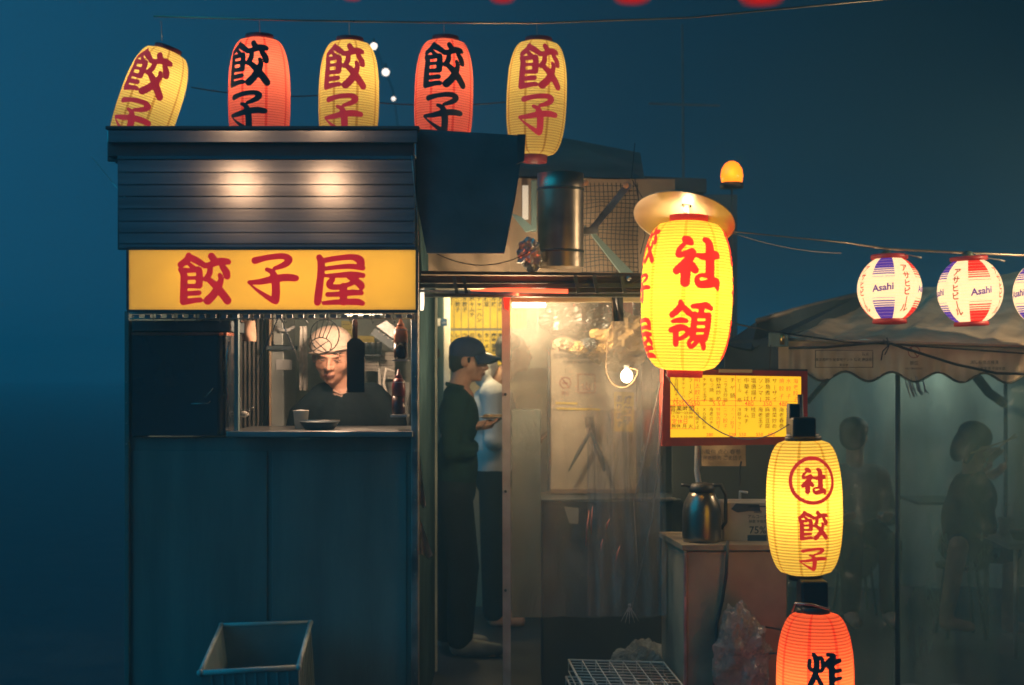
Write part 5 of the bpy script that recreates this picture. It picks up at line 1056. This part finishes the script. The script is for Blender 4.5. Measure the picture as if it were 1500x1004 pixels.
top = [('海老餃子',1),('水餃子',1),('焼餃子',1),('サーザイ',0),('豚角煮丼',0),('ソンマー',0),('塩唐揚げ',0),('中華そば',0),('ビール 瓶',0),('チゲ鍋',0),('ニラ玉炒飯',0),('野菜炒め',0),('もつ焼 飯',0),('チヂミ玉子',0),('明太餃子',1),('ラーメン',0),('半チャーハン',0),('五目焼そば',0)]
bot = [('焼売',0),('海老春巻',0),('青菜炒め',0),('麻婆豆腐',0),('海老玉子',0),('枝豆',0),('キムチ',0),('冷奴やっこ',0),('スープ餃子',1),('ニラ餃子',1),('特製肉餃子',1),('海老のチリ',0),('XO醤炒め',0),('上海焼そば',0)]
mb, mr2 = MB(), MB(); ks = sc(YM)
for i, (s_, r) in enumerate(top):
    u = .955-i*.0535; mb_ = mr2 if r else mb; gp = .108*max(1, 4/len(s_))*.92 if len(s_) > 3 else .13
    for j, ch in enumerate(s_):
        if ch == ' ': continue
        gpp = min(.125, .40/len(s_)); put_text(mb_, '|' if ch == 'ー' else ch, mpt(u, .045+.03+j*gpp, -.003), 8.4*ks*min(1, 4.3/len(s_)*1.0), bold=.0)
for i, (s_, r) in enumerate(bot):
    u = .90-i*.0535; mb_ = mr2 if r else mb
    for j, ch in enumerate(s_): put_text(mb_, ch, mpt(u, .55+j*min(.095,.36/len(s_)), -.003), 7.8*ks*min(1,4.2/len(s_)), bold=.0)
for u, s_ in ((.05,'590'),(.12,'590'),(.19,'550'),(.37,'5 5 0'),(.60,'480'),(.74,'350'),(.86,'480')): put_text(mr2, s_, mpt(u,.45,-.003), 9*ks, bold=.004)
for u, s_ in ((.30,'280'),(.47,'320'),(.55,'550'),(.68,'550'),(.77,'650')): put_text(mr2, s_, mpt(u,.955,-.003), 7*ks)
for a, b in (((0,.405),(1,.413)),((0,.485),(1,.492)),((.495,0),(.499,.98)),((.18,0),(.1835,.9)),((0,.86),(.18,.868)),((.001,.49),(.005,.86))):
    mr2.add([mpt(a[0],a[1],-.003), mpt(b[0],a[1],-.003), mpt(b[0],b[1],-.003), mpt(a[0],b[1],-.003)], [(0,1,2,3)])
put_text(mb, '営業時間', mpt(.09,.535,-.003), 9*ks); put_text(mb, '17:00〜23:00', mpt(.09,.605,-.003), 6*ks); put_text(mb, 'ラスト22:30', mpt(.09,.672,-.003), 6*ks); put_text(mr2, '定休日', mpt(.07,.745,-.003), 8*ks); put_text(mb, '無休 月 火', mpt(.09,.818,-.003), 7*ks)
tag(mb.build('black_handwriting', mk, mlb), kind='stuff'); tag(mr2.build('red_handwriting', mr_, mlb), kind='stuff')
# stuff below
tag(sheet(P(1027,0,6.6).x, P(1092,0,6.6).x, P(0,683,6.6).z, P(0,652,6.6).z, 6.6, .006, 1, 12, 6).build('price_sheet', mat('tan_paper', (.5,.36,.2), .8), None, True), 'tan handwritten sheet hanging just below the menu light box', 'sheet')
m = MB(); put_text(m, '小籠包 点心 春巻', P(1055,662,6.58), 8*sc(6.58), bold=.01); put_text(m, '海老焼売 ごま団子', P(1058,671,6.58), 7*sc(6.58)); tag(m.build('printed_rows', ink_g), 'rows of dark characters on the tan sheet', 'writing')
tag(MB().tube([P(1022,650,6.4), P(1021,690,6.4), P(1026,725,6.4), P(1030,800,6.4)], .013, 8).build('pale_hose', white_post, None, True), 'pale flexible hose running down behind the thermos', 'hose')
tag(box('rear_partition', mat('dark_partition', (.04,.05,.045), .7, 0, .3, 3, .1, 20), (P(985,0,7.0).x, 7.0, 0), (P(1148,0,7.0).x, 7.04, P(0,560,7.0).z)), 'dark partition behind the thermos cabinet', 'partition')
# cabinet
cb = thing('cabinet', 'worn beige metal cabinet carrying a thermos and a box', 'cabinet', (P(1070,0,6.0).x, 6.1, 0)); cbm = mat('worn_beige_metal', (.36,.29,.19), .5, .1, .4, 3, .12, 30, dirt=(.14,.12,.09))
xa, xb, zt = P(1003,0,6.0).x, P(1152,0,6.0).x, P(0,798,6.0).z
MB().slab([(xa,6.0,.05),(xb,6.0,.05),(xb,6.0,zt-.03),(xa,6.0,zt-.03)], (0,.03,0)).build('door', cbm, cb)
MB().slab([(xa-.004,6.004,.04),(xa-.004,6.004,zt-.02),(xa-.05,6.45,zt-.02),(xa-.05,6.45,.04)], (.02,0,0)).build('side_panel', cbm, cb)
MB().slab([(xa-.012,5.985,zt-.022),(xb+.01,5.985,zt-.022),(xb+.01,6.47,zt-.022),(xa-.062,6.47,zt-.022)], (0,0,.022)).build('top', cbm, cb)
box('door_edge', galv, (xa-.006, 5.992, .05), (xa+.008, 6.0, zt-.025), cb); box('skirting', steel_blk, (xa, 6.01, 0), (xb, 6.4, .05), cb)
m = MB()
for i in range(4): m.box((xa-.058+.012*i, 6.42-.1*i, .15), (xa-.052+.012*i, 6.425-.1*i, zt-.06))
th = thing('thermos_jug', 'steel thermos jug with a black lid and handle on the cabinet', 'thermos', P(1028,797,6.12)); tk = sc(6.12); c = P(1028,795,6.12)
tc_ = mat('thermos_steel', (.24,.22,.19), .3, 1, .15, 5, .03, 10)
MB().lathe([(27*tk,0),(28.5*tk,8*tk),(28.5*tk,45*tk),(26*tk,58*tk),(21*tk,68*tk),(18*tk,74*tk)], c, 32).build('body', tc_, th, True)
MB().lathe([(18*tk,73*tk),(19*tk,80*tk),(15*tk,86*tk),(8*tk,88*tk)], c, 24).build('lid', blk, th, True)
MB().tube([c+V((-16*tk,0,82*tk)), c+V((-24*tk,0,84*tk)), c+V((-30*tk,-.005,84*tk))], .007, 8).build('spout', blk, th, True)
MB().tube([c+V((14*tk,0,84*tk)), c+V((28*tk,0,84*tk)), c+V((35*tk,0,70*tk)), c+V((35*tk,0,30*tk)), c+V((28*tk,0,20*tk))], .008, 8).build('handle', blk, th, True)
bx_ = thing('alcohol_box', 'white carton printed 75% with a dark pump bottle label, beside the thermos', 'box', P(1093,797,6.15)); bp_ = mat('cream_carton', (.5,.45,.35), .75, 0, .15, 8, .05, 30)
box('carton', bp_, P(1060,796,6.13), P(1128,731,6.3), bx_, .003)
Yx = 6.127; m = MB(); put_text(m, '75%', P(1110,776,Yx), 15*sc(Yx), bold=.01); put_text(m, 'アルコール', P(1110,757,Yx), 6*sc(Yx)); put_text(m, '除菌 手指用', P(1110,764,Yx), 5*sc(Yx)); put_text(m, '200枚', P(1110,750,Yx), 5*sc(Yx)); m.box(P(1095,795,Yx-.001), P(1123,784,Yx+.001)).box(P(1095,743,Yx-.001), P(1122,741,Yx+.001))
m.build('print', mat('navy_ink', (.03,.06,.10), .6), bx_)
m = MB().slab([P(1071,746,Yx),P(1078,738,Yx),P(1112,739,Yx),P(1114,749,Yx),P(1098,749,Yx),P(1080,751,Yx)], (0,-.001,0)); m.build('picture_print', mat('navy_ink', (.03,.06,.10)), bx_)
pt = thing('pump_bottle', 'small pump bottle standing behind the 75% carton', 'bottle', P(1084,735,6.38)); pc = P(1084,797,6.38); MB().lathe([(.03,0),(.032,.16),(.026,.185),(.012,.2)], pc, 16).build('body', white_pl, pt, True); MB().tube([pc+V((0,0,.2)), pc+V((0,0,.235)), pc+V((.03,-.02,.232))], .006, 8).build('pump', white_pl, pt, True)
MB().tube([P(1084,712,6.38), P(1083,690,6.4), P(1086,676,6.4)], .004, 5).build('cord', rubber, pt)
tag(MB().tube([P(1066,792,5.97), P(1064,840,5.96), P(1058,880,5.97), P(1050,915,5.97), P(1046,1010,5.97), (P(1044,0,5.97).x,5.97,.01)], .007, 6).build('power_cable', rubber, None, True), 'thick dark cable running down the cabinet front', 'cable')
tag(MB().tube([P(1048,935,5.95), P(1070,960,5.93), P(1110,958,5.9), P(1150,957,5.7)], .004, 5).tube([P(1112,917,5.95), P(1140,922,5.8), P(1165,925,5.6)], .004, 5).build('thin_cables', rubber, None, True), 'two thin cables leading from the cabinet to the red lantern', 'cable')
cbag = film('bag_film', (.6,.52,.42), .25, .75, 7, 1.2, (1,1,1), .15)
def bag(label, c, r, seed, m_, amp=.45):
    o = crumple('plastic_bag', label, 'bag', c, r, m_, seed, amp=amp); return o
bag('full clear plastic bag hanging on the cabinet front beside the red lantern', P(1086,960,5.86), (.10,.07,.17), 4, cbag); crumple('crumpled_tissue', 'pinkish crumpled tissue inside the clear bag', 'tissue', P(1096,950,5.88), (.03,.025,.035), mat('pink_tissue', (.6,.3,.2), .8), 7)
crumple('food_wrapper', 'yellowish wrapper at the top of the clear bag', 'wrapper', P(1082,912,5.87), (.035,.03,.03), mat('kraft_paper', (.5,.33,.12)), 11)
bag('pale plastic bag lying behind the wire basket on the ground', P(940,975,6.5), (.13,.1,.10), 14, film('bag_film2', (.45,.5,.46), .4, .8, 7, .8, (1,1,1), .25), .35)
# wire baskets on the ground
whw = mat('white_coated_wire', (.5,.52,.48), .5, 0, .15, 9, 0)
wbk = thing('wire_basket', 'stack of white wire baskets at the bottom edge left of the cabinet', 'basket', (P(890,0,5.9).x, 5.9, .0))
zb_ = P(0,967,6.3).z; c0 = V((P(833,0,6.3).x, 6.3, zb_)); ex, ey = V((.42,.0,-.012)), V((.035,-.52,0))
for lv in (0, 1):
    m = MB(); o0 = c0-V((.012*lv,.0,.075*lv)); q = [o0, o0+ex, o0+ex+ey, o0+ey, o0]
    m.tube(q, .005, 6); m.tube([p-V((0,0,.05)) for p in q], .003, 5)
    for i in range(1, 7): m.tube([o0+ex*i/7, o0+ex*i/7+ey], .0026, 5)
    for i in range(1, 9): m.tube([o0+ey*i/9, o0+ex+ey*i/9], .0026, 5)
    for i in range(8): m.tube([o0+ex*i/7, o0+ex*i/7-V((0,0,.05))], .0026, 5)
    m.build('basket_frame', whw, wbk, True)
m = MB(); zb0 = zb_-.15
for p in (V((0,0,0)), ex, ex+ey, ey): m.tube([c0+p-V((0,0,.12)), V((c0.x+p.x, c0.y+p.y, 0))], .005, 6)
m.build('legs', whw, wbk, True)
# plastic crate at lower left
pcm = mat('translucent_crate', (.24,.34,.34), .45, 0, .2, 6, .05, 30)
cr = thing('plastic_crate', 'open pale plastic crate standing at the lower left in front of the stall', 'crate', (P(380,0,5.5).x, 5.5, 0))
zc = .62; A_, B_, C_, D_ = [P(x, y, 0) for x, y in ((0,0),)]*4 if False else (None,)*4
def atz(px, py, z): Y = (EYE-z)*S/(py-HY); return V(((px-CX)/S*Y, Y, z))
q = [atz(324,916,.55), atz(455,912,.55), atz(437,978,.60), atz(293,986,.60)]
base = [V((p.x*.93-.03, p.y, .12)) for p in q]
m = MB(); ctr = sum(q, V((0,0,0)))/4
for i in range(4): m.tube([q[i], q[(i+1)%4]], .009, 8)
for p in q: m.ball(p, .0115, 8)
m.build('rim', mat('crate_rim', (.5,.64,.62), .45, 0, .2, 6, .05, 30), cr, True)
for i in range(4):
    a, b, c_, d = q[i], q[(i+1)%4], base[(i+1)%4], base[i]
    o = MB().slab([a, b, c_, d], (ctr-(a+b)/2).normalized()*.006).build('side', pcm, cr)
    rb = MB()
    for s_ in range(1, 9): t = s_/9; rb.tube([a.lerp(b,t), d.lerp(c_,t)], .0045, 4)
    rb.build('ribs', pcm, cr)
MB().slab(base, (0,0,.006)).build('bottom', pcm, cr)
pd = thing('beer_crate', 'dark lower crate supporting the pale crate', 'crate', (ctr.x-.05, ctr.y, 0)); box('body', steel_blk, (base[3].x, base[3].y, 0), (base[1].x, base[1].y, .115), pd)
# dark tarp left of the stall
# ------------------------------------------------------------------ party tent on the right
tn = thing('party_tent', 'beige party tent with a scalloped valance and plastic sides', 'tent', (P(1320,0,7).x, 7.6, 0)); YV = 7.0
xl, xr = 1140, 1640
def low(px): return 551+7*math.sin((px-1204)/68*2*PI+PI/2)+ (px-1200)*.012
vs = []; fs = []; nx = 260
cols = [xl+(xr-xl)*i/nx for i in range(nx+1)]
for j in range(9):
    for px in cols:
        t = j/8; yt = 497+(px-1180)*.035; p = P(px, yt+(low(px)-yt)*t, YV); p.y += .012*noise.noise(V((px*.03, t*2, 1)))+.006*math.sin(px*.35)*t; vs.append(p)
for j in range(8):
    for i in range(nx): a = j*(nx+1)+i; fs.append((a, a+1, a+nx+2, a+nx+1))
val = MB().add(vs, fs).build('valance', canvas, tn, True)
MB().tube([P(px, low(px), YV-.004) for px in cols[::3]], .006, 5).build('valance_hem', mat('dark_hem', (.10,.10,.07), .8), tn, True)
# roof sheet: front eave to ridge
vs = []; fs = []; nx = 80; ny = 30
ridgeL, ridgeR = P(1262, 440, 8.9), P(1640, 372, 8.9)
eL, eR = P(1142, 497, YV), P(1640, 513, YV)
for j in range(ny+1):
    for i in range(nx+1):
        u, v = i/nx, j/ny; p = eL.lerp(eR, u).lerp(ridgeL.lerp(ridgeR, u), v); p.z += -.10*math.sin(PI*v)*(1-.3*math.cos(u*2*PI*3))*.4+.03*noise.noise(V((u*14, v*3, 0)))+.012*noise.noise(V((u*30, v*12, 5))); vs.append(p)
for j in range(ny):
    for i in range(nx): a = j*(nx+1)+i; fs.append((a, a+1, a+nx+2, a+nx+1))
MB().add(vs, fs).build('roof_cloth', canvas, tn, True)
MB().tube([eL+V((0,-.01,0)), eR+V((0,-.01,0))], .009, 6).build('eave_bar', mat('hem_brown', (.25,.2,.14), .7), tn, True)
# dark second tarp sloping down at the left
dt = thing('dark_awning', 'dark awning edge sloping down to the left behind the beer lantern', 'awning', P(1150,500,7.5))
MB().slab([P(1060,505,7.3),P(1110,470,7.3),P(1265,428,8.6),P(1290,452,8.9),P(1142,492,7.2),P(1100,512,7.2)], (0,.02,-.01)).build('sheet', tarp_dk, dt)
MB().tube([P(1110,470,7.28),P(1180,450,7.9),P(1262,430,8.58)], .014, 8).build('edge_bar', mat('dull_edge', (.25,.23,.19), .5, .3), dt, True)
MB().slab([P(1062,500,7.3),P(1142,496,7.15),P(1142,545,7.15),P(1062,545,7.3)], (0,.02,0)).build('front_drop', tarp_dk, dt)
# valance marks
Yn = 6.975
st_ = thing('tent_label', 'rectangular printed label with faint text on the tent valance', 'label', P(1236,540,Yn)); m = MB()
for a, b in (((1194,513),(1279,514)),((1194,538),(1279,539)),((1194,513),(1195,539)),((1278,515),(1279,539))): m.box(P(*a,Yn), P(*b,Yn+.002))
put_text(m, '東京都屋外催事用テント 防炎 商店街', P(1236,527,Yn), 5*sc(Yn), bold=.01); put_text(m, '青年部', P(1236,535,Yn), 4.5*sc(Yn), bold=.01); put_text(m, '防炎', P(1268,519,Yn), 5*sc(Yn)); m.build('print', ink_g, st_)
n2 = thing('no_smoking_sign', 'round red no smoking sign with small text on the tent valance', 'sign', P(1339,541,Yn)); m = MB(); ring(m, (1339,516), 9, 1.2, Yn); m.add([P(1333,509,Yn),P(1334,508.4,Yn),P(1345,523,Yn),P(1344,524,Yn)], [(0,1,2,3)]); m.build('ring', ink_rd, n2)
m = MB(); put_text(m, '禁煙', P(1339,532,Yn), 6.5*sc(Yn), bold=.01); put_text(m, 'NO SMOKING', P(1339,540,Yn), 4*sc(Yn)); m.build('small_text', ink_g, n2)
m = MB(); put_text(m, '消防設備点検済', P(1442,531,Yn), 6*sc(Yn)); put_text(m, '火気厳禁 平成年度', P(1452,540,Yn), 5*sc(Yn)); tag(m.build('faint_print', mat('faint_green_ink', (.2,.19,.12), .8)), 'two rows of faint print on the right of the valance', 'writing')
# cables over the tent
tag(MB().tube([P(1078,475,6.9), P(1145,488,6.92), P(1240,501,6.92), P(1300,504,6.92), P(1500,518,6.92), P(1600,524,6.92)], .0042, 6).build('tent_rope', rubber, None, True), 'thin upper rope across the tent roof', 'rope')
tag(MB().tube([P(1155,510,6.93), P(1210,509,6.9), P(1262,504,6.9), P(1298,501,6.9), P(1330,512,6.9), P(1400,534,6.9), P(1460,547,6.9), P(1560,550,6.9)], .0065, 6).build('thick_rope', rubber, None, True), 'thick dark cable drooping across the valance', 'cable')
tag(MB().tube([P(1299,495,6.88), P(1303,505,6.87), P(1293,515,6.87), P(1291,528,6.88)], .0035, 5).tube([P(1294,498,6.88), P(1302,508,6.87), P(1296,520,6.87)], .003, 5).build('knot', rubber, None, True), 'knotted string tying the two tent cables together', 'knot')
tag(box('socket_box', steel_dark, P(1128,508,6.95), P(1152,488,7.0)), 'small grey box on the left corner of the tent', 'box')
tag(MB().lathe([(.012,0),(.014,.03),(.01,.05)], P(1146,505,6.9), 10).build('brass_fitting', mat('brass', (.6,.42,.15), .3, 1, .1, 5, 0), None, True), 'small brass fitting on the left tent corner', 'fitting')
tag(MB().tube([P(1129,505,6.9), P(1127,545,6.9)], .003, 5).build('drop_wire', rubber), 'short wire dropping from the tent corner to the menu box', 'wire')
# frame and plastic sides
tf = mat('tent_frame_blue', (.05,.10,.15), .5, .2, .3, 5, .05, 30)
for px, Y, yt in ((1315, 7.12, 540), (1473, 8.9, 540), (1150, 7.15, 540)): MB().tube([(P(px,0,Y).x, Y, 0), P(px, yt, Y)], .013, 8).build('pole', tf, tn, True)
MB().tube([P(1425,545,8.85), P(1448,575,8.87), P(1472,592,8.9)], .03, 6).build('brace', tf, tn, True); MB().tube([P(1182,590,7.2), P(1215,552,7.2)], .014, 6).build('brace', tf, tn, True)
fA = film('tent_film', (.15,.26,.23), .26, .76, 1.3, .45, (1,1,.4), .16)
sheet(P(1152,0,7.05).x, P(1312,0,7.05).x, .03, P(0,545,7.05).z, 7.06, .02, 4, 60, 40, seed=21).build('plastic_side', fA, tn, True)
sheet(P(1316,0,7.05).x, P(1640,0,7.05).x, .03, P(0,545,7.05).z, 7.06, .028, 5, 110, 40, seed=31).build('plastic_side', fA, tn, True)
bw = mat('misty_rear_wall', (.40,.46,.42), .8, 0, .25, 1.2, .4, 6)
sheet(P(1120,0,10.2).x, P(1760,0,10.2).x, .03, P(0,470,10.2).z, 10.2, .05, 7, 90, 30, seed=41).build('rear_side', bw, tn, True)
MB().slab([eL+V((0,.05,-.02)), eR+V((0,.05,-.02)), eR+V((0,.05,-.05)), eL+V((0,.05,-.05))], (0,.03,0)).build('eave_tube', tf, tn)
tent_l = thing('tent_lamp', 'lamp tube hung under the tent roof', 'lamp', P(1400,520,9.3)); MB().tube([P(1350,515,9.75), P(1440,515,9.75)], .012, 8).build('tube', glow('tent_tube', (.85,1,.9), 1.2), tent_l, True)
link_light('tent_light', 'POINT', tuple(P(1380,528,9.75)), 9, (.85,1,.78), tent_l, .1)
crk = MB()
for k_ in range(9): 
    x = 1325+k_*3.4+3*math.sin(k_*2); crk.tube([P(x,553+3*math.sin(k_),7.0), P(x+4,566+k_,7.0), P(x+9,584-k_,7.0)], [.0012,.005,.0012], 5)
tag(crk.build('glint_creases', shiny, tn, True), kind='stuff')
# table in the tent
tb_ = thing('table', 'table with a cup in the tent at the right edge', 'table', (P(1490,0,8.1).x, 8.1, 0)); zt_ = P(0,782,8.2).z
MB().slab([P(1432,776,8.5), V((P(1700,0,8.5).x, 8.5, P(0,776,8.5).z)), V((P(1700,0,8.0).x, 7.8, P(0,776,8.5).z)), V((P(1478,0,7.8).x, 7.8, P(0,776,8.5).z))], (0,0,-.03)).build('top', mat('pale_table', (.35,.36,.32), .5), tb_)
for x_, y_ in ((P(1488,0,7.85).x, 7.85), (P(1445,0,8.45).x, 8.45), (P(1650,0,7.9).x, 7.9)): MB().tube([(x_,y_,0), (x_,y_,zt_-.04)], .014, 6).build('leg', galv, tb_, True)
zt2 = P(0,776,8.5).z; tcup = thing('cup', 'pale cup with spoons on the tent table', 'cup', (P(1474,0,8.2).x, 8.2, zt2)); MB().lathe([(.035,0),(.045,.10),(.047,.102)], (P(1474,0,8.2).x, 8.2, zt2+.001), 16).build('body', mat('pale_cup', (.4,.42,.38), .5), tcup, True)
for dx in (-.02, .01, .03): MB().tube([(P(1474,0,8.2).x+dx*.5, 8.2, zt2+.06), (P(1474,0,8.2).x+dx*1.6, 8.2, zt2+.19)], .0035, 5).build('spoon', steel, tcup, True)
tag(MB().lathe([(.04,0),(.07,.05),(.072,.052)], (P(1496,0,8.0).x, 8.0, zt2+.001), 18).build('bowl', blk, None, True), 'dark bowl on the tent table at the right edge', 'bowl')
tag(box('back_table', mat('pale_table2', (.07,.09,.08), .5), P(1345,736,9.4), P(1395,730,9.9)), 'small pale table far inside the tent', 'table')
# clip-on spot lamps hung across the street, mirrored in the hood, and a work lamp over the tent outside the frame
for i, (x_, z_) in enumerate(((-2.34, 3.79), (-1.58, 3.79))):
    t = thing('spot_lamp', ('left' if i == 0 else 'right')+' one of two spot lamps strung over the street facing the stall hood', 'lamp', (x_, -.4, z_), 'spot lamps opposite the stall')
    aim = Vector((X(345 if i == 0 else 480), 5.9, 2.36))-Vector((x_, -.4, z_)); Rm = aim.to_track_quat('-Z', 'Y').to_matrix().to_4x4()
    MB().lathe([(.055,-.02),(.06,-.02),(.05,.05),(.02,.09),(.018,.13)], (x_, -.4, z_), 20, Rm).build('lamp_can', blk, t, True)
    MB().ball((x_, -.4, z_), .03, 8).build('bulb', glow('spot_bulb', (1,.62,.36), 5), t, True)
    l = bpy.data.lights.new('spot_light', 'SPOT'); l.energy = 18; l.color = (1,.50,.27); l.spot_size = math.radians(17); l.spot_blend = .9; l.shadow_soft_size = .05
    o = bpy.data.objects.new('spot_light', l); col.objects.link(o); o.parent = t; o.location = aim.normalized()*.06; o.rotation_euler = aim.to_track_quat('-Z', 'Y').to_euler()
tag(MB().tube([(-8,-.4,4), (-2.3,-.4,3.93), (-1.5,-.4,3.93), (8,-.4,4)], .006, 6).build('street_cable', rubber, None, True), 'cable the street spot lamps hang from', 'cable')
wk = thing('work_lamp', 'warm work lamp hanging outside the picture above the tent front', 'lamp', (2.95, 6.3, 2.42))
MB().lathe([(.09,-.02),(.05,.05),(.02,.08),(.02,.12)], (2.95,6.3,2.42), 20).build('lamp_can', blk, wk, True); MB().ball((2.95,6.3,2.40), .035, 8).build('bulb', glow('work_bulb', (1,.72,.42), 12), wk, True)
link_light('lamp_light', 'POINT', (2.95,6.3,2.35), 85, (1,.70,.40), wk, .04); MB().tube([(2.95,6.3,2.5), (2.95,6.3,4.2)], .004, 5).build('cord', rubber, wk)
# weak emitters are found by bounced rays only; the lamps carry the light
for _q in bpy.data.materials:
    _q.cycles.emission_sampling = 'NONE'
